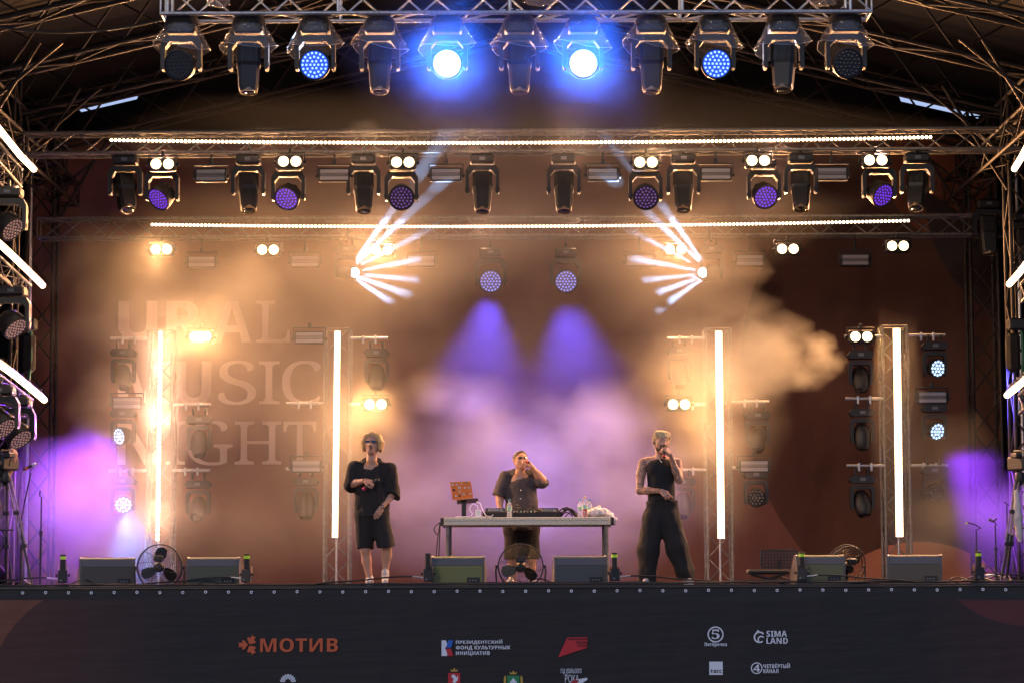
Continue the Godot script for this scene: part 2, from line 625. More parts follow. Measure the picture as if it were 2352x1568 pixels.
	lettering("ЧЕТВЁРТЫЙ", true, false, 1754, 1522, 1815, 1534, z, white, o)
	lettering("КАНАЛ", true, false, 1754, 1536, 1788.5, 1545.5, z, white, o)
	# two coats of arms, cut by the lower edge of the photograph
	for c in [Vector2(1043, 1550), Vector2(1179, 1556)]:
		var small: bool = c.x > 1100
		flat_print([c + Vector2(-7, -8), c + Vector2(-9, -14), c + Vector2(-4, -11), c + Vector2(0, -17), c + Vector2(4, -11), c + Vector2(9, -14), c + Vector2(7, -8)], z, gold, o, "emblem")
		flat_print([c + Vector2(-14, -5), c + Vector2(14, -5), c + Vector2(14, 18), c + Vector2(0, 28), c + Vector2(-14, 18)], z, green if small else red, o, "emblem")
		if small:
			flat_print([c + Vector2(-22, 0), c + Vector2(-18, -6), c + Vector2(-16, 0), c + Vector2(-17, 18), c + Vector2(-22, 18)], z, gold, o, "emblem")
			flat_print([c + Vector2(22, 0), c + Vector2(18, -6), c + Vector2(16, 0), c + Vector2(17, 18), c + Vector2(22, 18)], z, gold, o, "emblem")
			flat_print([c + Vector2(-9, 12), c + Vector2(0, 0), c + Vector2(9, 12)], z + 0.004, white, o, "emblem")
		else:
			flat_print([c + Vector2(-7, 3), c + Vector2(-3, -2), c + Vector2(2, 0), c + Vector2(5, 6), c + Vector2(9, 1), c + Vector2(8, 12), c + Vector2(2, 18), c + Vector2(-4, 16), c + Vector2(-1, 9)], z + 0.004, white, o, "emblem")
	for k in 9:
		var a := PI + PI * (k + 0.5) / 9.0
		var c := Vector2(661, 1566)
		var d := Vector2(cos(a), sin(a))
		var s := Vector2(-d.y, d.x)
		flat_print([c + d * 7 - s * 0.8, c + d * 17 - s * 2.3, c + d * 19, c + d * 17 + s * 2.3, c + d * 7 + s * 0.8], z, white, o, "emblem")
	var hand := lettering("год уральского", false, false, 1288, 1535, 1336, 1550, z, white, o)
	hand.rotate_z(0.0)
	lettering("РОКА", false, false, 1298, 1549, 1330, 1567, z, white, o)
	flat_print([Vector2(1310, 1568), Vector2(1320, 1560), Vector2(1330, 1563), Vector2(1322, 1572)], z, red, o, "logo")
	flat_print([Vector2(1326, 1568), Vector2(1330, 1559), Vector2(1348, 1556), Vector2(1350, 1560), Vector2(1338, 1568)], z, white, o, "logo")


func make_backdrop() -> void:
	var z := -10.4
	var x0 := -7.75
	var x1 := 7.75
	var y0 := DECK + 0.02
	var y1 := 8.75
	var w := 1400
	var h := 646
	var im := Image.create(w, h, false, Image.FORMAT_RGB8)
	var n := FastNoiseLite.new()
	n.seed = 8
	n.frequency = 0.006
	n.fractal_octaves = 5
	for j in h:
		for i in w:
			var q := survey(Vector3(lerpf(x0, x1, (i + 0.5) / w), lerpf(y1, y0, (j + 0.5) / h), z))
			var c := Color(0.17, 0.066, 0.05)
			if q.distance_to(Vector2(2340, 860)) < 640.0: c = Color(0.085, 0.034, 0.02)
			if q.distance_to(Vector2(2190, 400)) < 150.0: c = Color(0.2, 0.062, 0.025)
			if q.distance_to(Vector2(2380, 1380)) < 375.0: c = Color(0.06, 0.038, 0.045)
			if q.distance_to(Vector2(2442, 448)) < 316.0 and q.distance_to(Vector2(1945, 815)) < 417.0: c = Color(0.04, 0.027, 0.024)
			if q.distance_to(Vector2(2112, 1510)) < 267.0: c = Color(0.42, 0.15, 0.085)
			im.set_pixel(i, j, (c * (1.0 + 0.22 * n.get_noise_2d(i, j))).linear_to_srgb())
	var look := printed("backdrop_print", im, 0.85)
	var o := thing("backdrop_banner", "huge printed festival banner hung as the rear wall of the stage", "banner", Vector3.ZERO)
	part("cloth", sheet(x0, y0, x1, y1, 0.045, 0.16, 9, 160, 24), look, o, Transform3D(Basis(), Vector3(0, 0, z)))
	part("top_batten", Shape.new().tube(Vector3(x0 - 0.1, y1 + 0.03, z), Vector3(x1 + 0.1, y1 + 0.03, z), 0.03, 0.03, 8), M.old_steel, o)
	var pale := paint("letter_print", 0.52, 0.4, 0.36, 0.85)
	var zl := z + 0.05
	var rows := [
		["U", false, 270, 361, 691, 778], ["R", false, 380, 467, 691, 786], ["A", false, 487, 577, 691, 786], ["L", true, 588, 666, 691, 786],
		["M", false, 270, 390, 829, 927], ["U", false, 404, 485, 829, 929], ["S", true, 500, 588, 827, 929], ["I", true, 594, 642, 829, 927], ["C", true, 647, 736, 827, 929],
		["N", false, 268, 362, 967, 1066], ["I", true, 380, 425, 967, 1066], ["G", true, 428, 534, 965, 1068], ["H", true, 538, 646, 967, 1066], ["T", true, 650, 726, 967, 1066],
	]
	for r in rows:
		lettering(r[0], not r[1], r[1], r[2], r[4], r[3], r[5], zl, pale, o, "letter")
	var dim := paint("dim_letter_print", 0.24, 0.09, 0.045, 0.85)
	var spots := [["N", 2158, 424], ["I", 2186, 446], ["G", 2214, 466], ["H", 2252, 494], ["T", 2288, 520]]
	for r in spots:
		var p := at(r[1], r[2], zl)
		var m := lettering(r[0], true, false, r[1] - (7 if r[0] == "I" else 18), r[2] - 21, r[1] + (7 if r[0] == "I" else 18), r[2] + 21, zl, dim, o, "letter")
		var turn := Transform3D(Basis(), p) * Transform3D(Basis(Vector3.BACK, -0.62), Vector3.ZERO) * Transform3D(Basis(), -p)
		m.transform = turn * m.transform


# ---------------------------------------------------------------- the roof

func roof_line(x: float) -> float:
	return 10.136 - 0.236 * absf(x)


func make_roof() -> void:
	# four gabled rafters of box truss, the cloth over them, eaves beams and corner towers
	var deep := [-9.4, -6.9, -4.2, -1.7]
	var told := ["rearmost gabled rafter truss above the upper light strip", "third gabled rafter truss from the front under the dark roof", "second gabled rafter truss from the front under the dark roof", "frontmost gabled rafter truss under the dark roof cloth"]
	for i in 4:
		var z: float = deep[i]
		var o := thing("roof_rafter", told[i], "truss", Vector3.ZERO, "gabled rafters under the stage roof")
		for s in [-1, 1]:
			var a := Vector3(s * 7.6, roof_line(7.6) + 0.36, z)
			var b := Vector3(s * 0.03, roof_line(0) + 0.36, z)
			truss(o, a, b, 0.5, 0.72, 0.03, 0.018, 0.8, M.old_steel, Vector3.BACK)
	var cloth := Shape.new()
	for s in [-1, 1]:
		cloth.flat([Vector3(s * 8.9, roof_line(8.9) + 0.9, -11.0), Vector3(0, roof_line(0) + 0.9, -11.0), Vector3(0, roof_line(0) + 0.9, 1.8), Vector3(s * 8.9, roof_line(8.9) + 0.9, 1.8)], Vector3(0, 30, -5))
		cloth.flat([Vector3(s * 8.9, roof_line(8.9) + 0.95, -11.0), Vector3(0, roof_line(0) + 0.95, -11.0), Vector3(0, roof_line(0) + 0.95, 1.8), Vector3(s * 8.9, roof_line(8.9) + 0.95, 1.8)], Vector3(0, -30, -5))
	var c := part("roof_cloth", cloth, M.tarp, self)
	tag(c, "dark brown tarpaulin roof stretched over the rafter trusses", "roof", "", "structure")
	for s in [-1, 1]:
		var side: String = "left" if s < 0 else "right"
		var beam := thing("eaves_beam", "dark box truss beam along the eaves on the %s, running front to back" % side, "truss", Vector3.ZERO, "eaves beams")
		truss(beam, Vector3(s * 7.35, 8.3, -10.2), Vector3(s * 7.35, 8.3, -0.5), 0.5, 0.5, 0.03, 0.018, 0.7, M.old_steel)
		var low := thing("eaves_beam", "lower dark truss beam under the eaves on the %s" % side, "truss", Vector3.ZERO, "eaves beams")
		truss(low, Vector3(s * 7.0, 7.75, -9.8), Vector3(s * 7.0, 7.75, -3.0), 0.35, 0.35, 0.025, 0.015, 0.6, M.old_steel)
		for k in 3:
			var z: float = [-9.3, -6.2, -3.2][k]
			var t := thing("roof_tower", "%s vertical roof tower of steel pipes at the stage's %s side" % [["rearmost", "middle", "front"][k], side], "tower", Vector3.ZERO, "roof towers at the sides of the stage")
			truss(t, Vector3(s * 7.3, 0.0, z), Vector3(s * 7.3, 8.9, z), 0.42, 0.42, 0.028, 0.016, 0.55, M.old_steel, Vector3.RIGHT)
			part("base_plate", Shape.new().box(Vector3(s * 7.3, 0.015, z), Vector3(0.7, 0.03, 0.7), 0.004), M.old_steel, t)
			for q in 2:
				var p := at(1176 + s * (1072 - q * 60), 150.0 + k * 55.0 + q * 40.0, z)
				rod("knee_brace", Vector3(s * 7.1, 7.2 + q * 0.5, z), Vector3(s * (6.2 - q * 0.3), 8.72, z), 0.024, M.old_steel, t)
	# electric cable slung under the roof
	var line := []
	for k in 25:
		var t := k / 24.0
		line.append(at(-20.0 + 420.0 * t, 60.0 + 95.0 * t * (1.0 - t) - 22.0 * t, -1.0))
	tag(part("slung_cable", Shape.new().path(line, 0.016, 6), M.rubber, self), "black cable slung in an arc under the roof at the upper left", "cable")


# ---------------------------------------------------------------- lighting fixtures

var kit := {}


func facing(pan: float, tilt: float) -> Basis:
	# degrees: pan to the audience's right is positive, tilt downwards is positive
	return Basis(Vector3.UP, deg_to_rad(pan)) * Basis(Vector3.RIGHT, deg_to_rad(tilt))


const TO_Z := Basis(Vector3(1, 0, 0), Vector3(0, 0, 1), Vector3(0, -1, 0))   # lathe axis turned from y to z


func kit_mesh(key: String) -> Mesh:
	if kit.has(key): return kit[key]
	var s := Shape.new()
	var lie := Transform3D(TO_Z, Vector3.ZERO)
	match key:
		"clamp":
			s.box(Vector3(0, 0.02, 0), Vector3(0.035, 0.1, 0.07), 0.006)
			s.tube(Vector3(-0.02, 0.03, 0.045), Vector3(0.02, 0.03, 0.045), 0.012, 0.012, 8)
		"base":
			s.box(Vector3(0, -0.1, 0), Vector3(0.34, 0.13, 0.27), 0.025)
			s.box(Vector3(0, -0.035, 0), Vector3(0.26, 0.02, 0.2), 0.006)
			for x in [-0.15, 0.15]: s.tube(Vector3(x, -0.1, 0.11), Vector3(x, -0.1, 0.15), 0.012, 0.012, 8)
		"display":
			s.box(Vector3(0, -0.1, 0.137), Vector3(0.08, 0.045, 0.006), 0.001)
		"yoke":
			s.slab([Vector2(-0.235, -0.56), Vector2(-0.235, -0.27), Vector2(-0.19, -0.185), Vector2(0.19, -0.185), Vector2(0.235, -0.27), Vector2(0.235, -0.56), Vector2(0.225, -0.585), Vector2(0.195, -0.585), Vector2(0.188, -0.56), Vector2(0.188, -0.33), Vector2(0.13, -0.255), Vector2(-0.13, -0.255), Vector2(-0.188, -0.33), Vector2(-0.188, -0.56), Vector2(-0.195, -0.585), Vector2(-0.225, -0.585)], 0.15)
			for x in [-1, 1]: s.tube(Vector3(x * 0.18, -0.52, 0), Vector3(x * 0.243, -0.52, 0), 0.032, 0.032, 12)
		"yoke_trim":
			s.path([Vector3(-0.135, -0.3, 0.077), Vector3(-0.085, -0.262, 0.077), Vector3(0.085, -0.262, 0.077), Vector3(0.135, -0.3, 0.077)], 0.005, 5)
		"wash_body":
			s.lathe([Vector2(0, -0.16), Vector2(0.1, -0.155), Vector2(0.14, -0.11), Vector2(0.172, -0.02), Vector2(0.183, 0.05), Vector2(0.183, 0.1), Vector2(0.17, 0.105), Vector2(0.16, 0.085), Vector2(0, 0.085)], 28, lie)
			for k in 8:
				var t := TAU * k / 8.0
				s.box(Vector3(cos(t) * 0.15, sin(t) * 0.15, -0.05), Vector3(0.012, 0.05, 0.1), 0.0, Basis(Vector3.BACK, t))
		"wash_lens":
			s.lathe([Vector2(0, -0.004), Vector2(0.16, -0.004), Vector2(0.16, 0.004), Vector2(0, 0.004)], 28, Transform3D(TO_Z, Vector3(0, 0, 0.09)))
		"wash_leds", "small_leds", "wash_cups":
			var rings := [[1, 0.0], [6, 0.046], [12, 0.092], [18, 0.137]]
			if key == "small_leds": rings = [[1, 0.0], [6, 0.05], [12, 0.098]]
			for r in rings:
				for k in r[0]:
					var t: float = TAU * (k + 0.5 * (int(r[0]) / 6 % 2)) / r[0] + PI / 2
					var p := Vector3(cos(t) * r[1], sin(t) * r[1], 0.097)
					var rad := 0.0145
					if key == "small_leds":
						rad = 0.022
						p.z = 0.08
					s.lathe([Vector2(rad, 0), Vector2(0, rad * 0.6)], 6, Transform3D(TO_Z, p))
		"small_body":
			s.lathe([Vector2(0, -0.13), Vector2(0.08, -0.125), Vector2(0.115, -0.06), Vector2(0.135, 0.03), Vector2(0.138, 0.085), Vector2(0.126, 0.09), Vector2(0.12, 0.07), Vector2(0, 0.07)], 24, lie)
		"small_lens":
			s.lathe([Vector2(0, -0.003), Vector2(0.122, -0.003), Vector2(0.122, 0.003), Vector2(0, 0.003)], 24, Transform3D(TO_Z, Vector3(0, 0, 0.074)))
		"profile_body":
			# long tapered head along +z, chamfered in section
			var sec := [[-0.22, 0.1, 0.1], [-0.19, 0.135, 0.13], [0.02, 0.14, 0.14], [0.06, 0.128, 0.12], [0.3, 0.112, 0.1], [0.345, 0.1, 0.092]]
			var rings := []
			for q in sec:
				var ring := []
				var c: float = 0.3 * q[1]
				for g in [[1, 1], [-1, 1], [-1, -1], [1, -1]]:
					var a := Vector3(g[0] * q[1], g[1] * (q[2] - c), q[0])
					var b := Vector3(g[0] * (q[1] - c), g[1] * q[2], q[0])
					if g[0] * g[1] > 0:
						ring.append(a)
						ring.append(b)
					else:
						ring.append(b)
						ring.append(a)
				rings.append(ring)
			for i in sec.size() - 1:
				for k in 8:
					s.flat([rings[i][k], rings[i][(k + 1) % 8], rings[i + 1][(k + 1) % 8], rings[i + 1][k]], Vector3(0, 0, (sec[i][0] + sec[i + 1][0]) * 0.5))
			s.flat(rings[0], Vector3.ZERO)
			s.flat(rings[sec.size() - 1], Vector3.ZERO)
			for x in [-1, 1]: s.box(Vector3(x * 0.05, 0.142, -0.06), Vector3(0.02, 0.012, 0.14), 0.003)
		"profile_lens":
			s.lathe([Vector2(0, 0), Vector2(0.078, 0.0), Vector2(0.085, 0.01), Vector2(0.06, 0.022), Vector2(0, 0.03)], 20, Transform3D(TO_Z, Vector3(0, 0, 0.34)))
		"profile_rim":
			s.lathe([Vector2(0.086, -0.02), Vector2(0.098, -0.02), Vector2(0.098, 0.02), Vector2(0.086, 0.02), Vector2(0.086, -0.02)], 20, Transform3D(TO_Z, Vector3(0, 0, 0.345)), false)
		"round_yoke":
			var pts := []
			for p in [Vector2(-0.165, -0.53), Vector2(-0.178, -0.45), Vector2(-0.178, -0.25), Vector2(-0.16, -0.2), Vector2(-0.12, -0.185), Vector2(0.12, -0.185), Vector2(0.16, -0.2), Vector2(0.178, -0.25), Vector2(0.178, -0.45), Vector2(0.165, -0.53)]: pts.append(p)
			for p in [Vector2(0.125, -0.53), Vector2(0.13, -0.45), Vector2(0.13, -0.27), Vector2(0.11, -0.24), Vector2(-0.11, -0.24), Vector2(-0.13, -0.27), Vector2(-0.13, -0.45), Vector2(-0.125, -0.53)]: pts.append(p)
			s.slab(pts, 0.13)
		"round_head":
			s.lathe([Vector2(0, -0.2), Vector2(0.07, -0.19), Vector2(0.11, -0.13), Vector2(0.125, -0.03), Vector2(0.122, 0.08), Vector2(0.1, 0.17), Vector2(0.085, 0.19), Vector2(0.075, 0.175), Vector2(0, 0.175)], 22, lie)
		"round_lens":
			s.lathe([Vector2(0, 0), Vector2(0.07, 0), Vector2(0.055, 0.02), Vector2(0, 0.03)], 18, Transform3D(TO_Z, Vector3(0, 0, 0.177)))
		"slim_base":
			s.slab([Vector2(-0.19, -0.1), Vector2(-0.15, -0.045), Vector2(0.15, -0.045), Vector2(0.19, -0.1), Vector2(0.16, -0.155), Vector2(-0.16, -0.155)], 0.22)
		"blinder_case":
			s.box(Vector3(0, 0, -0.05), Vector3(0.37, 0.2, 0.11), 0.02)
			for x in [-0.086, 0.086]:
				s.lathe([Vector2(0.084, 0.0), Vector2(0.084, 0.018), Vector2(0.076, 0.018), Vector2(0.07, 0.002)], 20, Transform3D(TO_Z, Vector3(x, 0, 0.004)))
		"blinder_bracket":
			s.path([Vector3(-0.2, 0, -0.05), Vector3(-0.2, 0.13, -0.05), Vector3(0.2, 0.13, -0.05), Vector3(0.2, 0, -0.05)], 0.012, 6)
			for x in [-1, 1]: s.tube(Vector3(x * 0.185, 0, -0.05), Vector3(x * 0.225, 0, -0.05), 0.022, 0.022, 8)
			s.box(Vector3(0, 0.16, -0.05), Vector3(0.04, 0.07, 0.05), 0.006)
		"blinder_lamp":
			s.lathe([Vector2(0.075, 0), Vector2(0.066, 0.016), Vector2(0.04, 0.028), Vector2(0, 0.033)], 18, Transform3D(TO_Z, Vector3(0, 0, 0.006)))
		"strobe_case":
			s.box(Vector3(0, 0, -0.06), Vector3(0.44, 0.19, 0.12), 0.012)
		"strobe_panel":
			s.box(Vector3(0, 0, 0.004), Vector3(0.39, 0.05, 0.008), 0.002)
		"strobe_tube":
			s.tube(Vector3(-0.19, 0, 0.006), Vector3(0.19, 0, 0.006), 0.0055, 0.0055, 6)
		"strobe_bracket":
			s.box(Vector3(0, 0.145, -0.05), Vector3(0.46, 0.018, 0.05), 0.003)
			for x in [-1, 1]:
				s.box(Vector3(x * 0.237, 0.05, -0.05), Vector3(0.014, 0.2, 0.05), 0.003)
				s.tube(Vector3(x * 0.22, -0.01, -0.05), Vector3(x * 0.262, -0.01, -0.05), 0.02, 0.02, 8)
			s.box(Vector3(0, 0.185, -0.05), Vector3(0.05, 0.07, 0.05), 0.006)
	kit[key] = s.mesh()
	return kit[key]


func led_head(where: Vector3, label: String, group: String, pan: float, tilt: float, led: Material, lens: Material, covered := false) -> Node3D:
	var o := thing("wash_light", label, "stage light", where, group)
	part("clamp", kit_mesh("clamp"), M.black_metal, o)
	part("base", kit_mesh("base"), M.black_plastic, o)
	if not covered: part("display", kit_mesh("display"), M.grey_plastic, o)
	part("yoke", kit_mesh("yoke"), M.black_plastic, o)
	part("yoke_trim", kit_mesh("yoke_trim"), M.gold_trim, o)
	var h := part("lamp_head", kit_mesh("wash_body"), M.black_plastic, o, Transform3D(facing(pan, tilt), Vector3(0, -0.52, 0)))
	part("lens", kit_mesh("wash_lens"), lens, h).name = "led_lens"
	part("led_array", kit_mesh("wash_leds"), led, h).set_meta("kind", "stuff")
	if covered: rain_cover(o)
	return o


func small_head(where: Vector3, label: String, group: String, pan: float, tilt: float, led: Material, lens: Material) -> Node3D:
	var o := thing("bee_eye_light", label, "stage light", where, group)
	for x in [-0.09, 0.09]: part("clamp", kit_mesh("clamp"), M.black_metal, o, Transform3D(Basis(), Vector3(x, 0, 0)))
	part("base", kit_mesh("slim_base"), M.black_plastic, o)
	part("display", kit_mesh("display"), M.grey_plastic, o, Transform3D(Basis(), Vector3(0, 0, -0.022)))
	part("yoke", kit_mesh("round_yoke"), M.black_plastic, o)
	var h := part("lamp_head", kit_mesh("small_body"), M.black_plastic, o, Transform3D(facing(pan, tilt) * 1.0, Vector3(0, -0.42, 0)))
	part("led_lens", kit_mesh("small_lens"), lens, h)
	part("led_array", kit_mesh("small_leds"), led, h).set_meta("kind", "stuff")
	return o


func profile_head(where: Vector3, label: String, group: String, pan: float, tilt: float, covered := false) -> Node3D:
	var o := thing("profile_light", label, "stage light", where, group)
	part("clamp", kit_mesh("clamp"), M.black_metal, o)
	part("base", kit_mesh("base"), M.black_plastic, o)
	if not covered: part("display", kit_mesh("display"), M.grey_plastic, o)
	part("yoke", kit_mesh("yoke"), M.black_plastic, o)
	part("yoke_trim", kit_mesh("yoke_trim"), M.gold_trim, o)
	var h := part("lamp_head", kit_mesh("profile_body"), M.black_plastic, o, Transform3D(facing(pan, tilt), Vector3(0, -0.5, 0)))
	part("lens", kit_mesh("profile_lens"), M.dark_glass, h)
	part("lens_rim", kit_mesh("profile_rim"), M.gold_trim, h)
	if covered: rain_cover(o)
	return o


func spot_head(where: Vector3, label: String, group: String, pan: float, tilt: float) -> Node3D:
	var o := thing("spot_light", label, "stage light", where, group)
	for x in [-0.09, 0.09]: part("clamp", kit_mesh("clamp"), M.black_metal, o, Transform3D(Basis(), Vector3(x, 0, 0)))
	part("base", kit_mesh("slim_base"), M.black_plastic, o)
	part("display", kit_mesh("display"), M.grey_plastic, o, Transform3D(Basis(), Vector3(0, 0, -0.022)))
	part("yoke", kit_mesh("round_yoke"), M.black_plastic, o)
	var h := part("lamp_head", kit_mesh("round_head"), M.black_plastic, o, Transform3D(facing(pan, tilt), Vector3(0, -0.45, 0)))
	part("lens", kit_mesh("round_lens"), M.dark_glass, h)
	return o


func rain_cover(o: Node3D) -> void:
	# a gathered black hood and a loose skirt of clear film under it
	var s := SurfaceTool.new()
	s.begin(Mesh.PRIMITIVE_TRIANGLES)
	var n := FastNoiseLite.new()
	n.seed = rng.randi() % 1000
	n.frequency = 2.2
	var seg := 48
	var rows := 9
	var skew := rng.randf_range(-0.05, 0.05)
	for j in rows + 1:
		var t := float(j) / rows
		for i in seg:
			var a := TAU * i / seg
			var r := lerpf(0.19, 0.335, pow(t, 1.15)) + 0.02 * n.get_noise_3d(cos(a) * 2.0, t * 2.0, sin(a) * 2.0) * (0.4 + t)
			var hem := 0.05 * t * cos(a * 2.0 + 0.6) + skew * t * cos(a) + 0.035 * t * sin(a)
			s.set_smooth_group(0)
			s.add_vertex(Vector3(cos(a) * r * 1.0, -0.03 - 0.31 * t + hem, sin(a) * r * 0.72))
	for j in rows:
		for i in seg:
			var a := j * seg + i
			var b := j * seg + (i + 1) % seg
			for k in [a, b, b + seg, a, b + seg, a + seg]: s.add_index(k)
	s.generate_normals()
	part("rain_cover", s.commit(), M.clear_film, o)
	var edge := []
	for i in seg + 1:
		var a := TAU * (i % seg) / seg
		var r := 0.335 + 0.02 * n.get_noise_3d(cos(a) * 2.0, 2.0, sin(a) * 2.0) * 1.4
		edge.append(Vector3(cos(a) * r, -0.34 + 0.05 * cos(a * 2.0 + 0.6) + skew * cos(a) + 0.035 * sin(a), sin(a) * r * 0.72))
	part("cover_hem", Shape.new().path(edge, 0.003, 4), M.pale_diffuser, o)
	part("hood", Shape.new().lathe([Vector2(0.2, -0.06), Vector2(0.19, 0.0), Vector2(0.15, 0.06), Vector2(0.1, 0.1), Vector2(0.07, 0.105)], 14, Transform3D(Basis.from_scale(Vector3(1, 1, 0.72)), Vector3(0, rng.randf_range(-0.03, 0.02), 0))), M.drape, o)


func blinder(where: Vector3, label: String, group: String, energy := 1.0) -> Node3D:
	# two round lamps in a black case, facing the audience
	var o := thing("blinder_light", label, "stage light", where, group)
	part("case", kit_mesh("blinder_case"), M.black_metal, o)
	part("bracket", kit_mesh("blinder_bracket"), M.black_metal, o)
	for x in [-0.086, 0.086]:
		part("lamp", kit_mesh("blinder_lamp"), M.blinder_glass, o, Transform3D(Basis(), Vector3(x, 0, 0)))
	lamp("spot", Vector3(0, 0, 0.06), Vector3(0, -0.35, 1), Color(1.0, 0.71, 0.45), 17.0 * energy, 0.1, 74.0, o)
	return o


func strobe(where: Vector3, label: String, group: String) -> Node3D:
	var o := thing("strobe_light", label, "stage light", where, group)
	part("case", kit_mesh("strobe_case"), M.black_metal, o)
	part("bracket", kit_mesh("strobe_bracket"), M.black_metal, o)
	for y in [-0.048, 0.048]: part("panel", kit_mesh("strobe_panel"), M.pale_diffuser, o, Transform3D(Basis(), Vector3(0, y, 0)))
	for y in [-0.009, 0.009]: part("tube", kit_mesh("strobe_tube"), M.pale_diffuser, o, Transform3D(Basis(), Vector3(0, y, 0)))
	return o


func light_strip(points: Array, bulbs: int, radius: float, label: String, group: String, each: int, energy: float, led: Material, called := "led_strip", smooth := false) -> Node3D:
	# a bar of LED lamps along the points; every so often a lamp of its own shines from inside a bulb
	var o := thing(called, label, "light strip", points[0], group)
	var curve := Curve3D.new()
	for p in points: curve.add_point(p - points[0])
	var back := []
	for p in points: back.append(p - points[0] + Vector3(0, 0, -0.035))
	part("housing", Shape.new().path(back, radius * 1.15, 6), M.black_metal, o)
	var long := curve.get_baked_length()
	if smooth: part("light_tube", Shape.new().tube(Vector3.ZERO, points[1] - points[0], radius, radius, 10), led, o)
	for k in bulbs:
		var p := curve.sample_baked(long * k / (bulbs - 1), false)
		if not smooth: part("led_bulb", small_bulb, led, o, Transform3D(Basis.from_scale(Vector3.ONE * radius) * Basis(Vector3.RIGHT, PI / 2), p))
		if k % each == each / 2: lamp("spot", p, Vector3(0, -0.25, 1), Color(1.0, 0.75, 0.6), energy, radius * 0.5, 84.0, o)
	return o


func beam(o: Node3D, pan: float, tilt: float, from: Vector3, color: Color, energy: float, angle: float, size := 0.05) -> void:
	var d := facing(pan, tilt) * Vector3.BACK
	lamp("spot", from + d * 0.14, d, color, energy * 1.3, size, angle, o, 0.8)


# ---------------------------------------------------------------- the rig

const VIOLET := Color(0.48, 0.17, 1.0)

func make_rig() -> void:
	make_front_truss()
	make_upper_truss()
	make_lower_truss()
	make_towers()


func make_front_truss() -> void:
	var z := 0.6
	var a := at(368, 31, z)
	var b := at(2003, 26, z)
	var t := thing("lighting_truss", "bright aluminium box truss carrying rain covered lights at the top of the picture", "truss", Vector3.ZERO, "lighting trusses")
	truss(t, a + Vector3(0, 0.2, -0.2), b + Vector3(0, 0.2, -0.2), 0.4, 0.4, 0.026, 0.012, 0.43, M.aluminium, Vector3.ZERO, true)
	for e in [0.08, 2.06, 4.05, 6.05, 8.0]:
		for s in [-0.4, 0.0]:
			rod("upright", a + Vector3(e, 0, s), a + Vector3(e, 0.4, s), 0.02, M.aluminium, t)
	var xs := [412, 567, 721, 870, 1026, 1193, 1340, 1498, 1645, 1803, 1947]
	var names_ := ["first light from the left under the rain covers, a dark round wash light", "dark profile light pointing straight down between the two left wash lights", "rain covered wash light glowing blue, left one of the two dimmer blue ones", "dark profile light hanging between the left blue light and the bright one", "very bright blue white wash light under a rain cover, left of the pair", "dark profile light hanging between the two dazzling blue lights", "very bright blue white wash light under a rain cover, right of the pair", "dark profile light hanging between the bright light and the right blue one", "rain covered wash light glowing blue, right one of the two dimmer blue ones", "dark profile light tilted to the left beside the last wash light", "last light on the right under the rain covers, a dark round wash light"]
	for k in 11:
		var p := at(xs[k], 36 - k * 0.4, z) + Vector3(0, -0.02, -0.2)
		var g := "rain covered lights on the front truss"
		if k % 2 == 1:
			profile_head(p, names_[k], g, [8, 4, 0, -4, -14][k / 2], [82, 80, 84, 82, 76][k / 2], true)
			continue
		var dim: bool = k == 0 or k == 10
		var bright: bool = k == 4 or k == 6
		var tilt: float = 12.0 if not bright else 6.0
		var pan: float = [-12, 0, -2, 0, 0, 0, 0, 0, 6, 0, 10][k]
		var o := led_head(p, names_[k], g, pan, tilt, M.dark_glass if dim else (M.blue_white_led if bright else M.blue_led), M.lens_face if dim else (M.bright_lit_lens if bright else M.blue_lit_lens), true)
		if bright: beam(o, pan, tilt, Vector3(0, -0.52, 0), Color(0.0, 0.38, 1.0), 46.0, 75.0, 0.12)
		elif not dim: beam(o, pan, tilt, Vector3(0, -0.52, 0), Color(0.1, 0.4, 1.0), 0.35, 80.0, 0.12)
	# bundles of crumpled clear film left lying in the truss
	for q in [[500, 12, 105], [1240, 8, 150], [1895, 10, 100]]:
		var film := SphereMesh.new()
		var s := SurfaceTool.new()
		film.radial_segments = 40
		film.rings = 16
		s.append_from(film, 0, Transform3D())
		var arrays := s.commit().surface_get_arrays(0)
		var vs: PackedVector3Array = arrays[Mesh.ARRAY_VERTEX]
		var n := FastNoiseLite.new()
		n.seed = q[0]
		n.frequency = 1.4
		for i in vs.size(): vs[i] *= 1.0 + 0.55 * n.get_noise_3dv(vs[i] * 2.0)
		arrays[Mesh.ARRAY_VERTEX] = vs
		arrays[Mesh.ARRAY_NORMAL] = null
		arrays[Mesh.ARRAY_TANGENT] = null
		var am := ArrayMesh.new()
		am.add_surface_from_arrays(Mesh.PRIMITIVE_TRIANGLES, arrays)
		s.clear()
		s.create_from(am, 0)
		s.generate_normals()
		var c := at(q[0], q[1], z - 0.2)
		tag(part("film_bundle", s.commit(), M.clear_film, self, Transform3D(Basis.from_scale(Vector3(q[2] / 400.0, 0.1, 0.16)), c + Vector3(0, 0.03, 0))), "crumpled clear plastic film lying in the front truss %s" % {500: "above the left dark light", 1240: "near its middle", 1895: "towards its right end"}[q[0]], "plastic film", "film in the front truss")


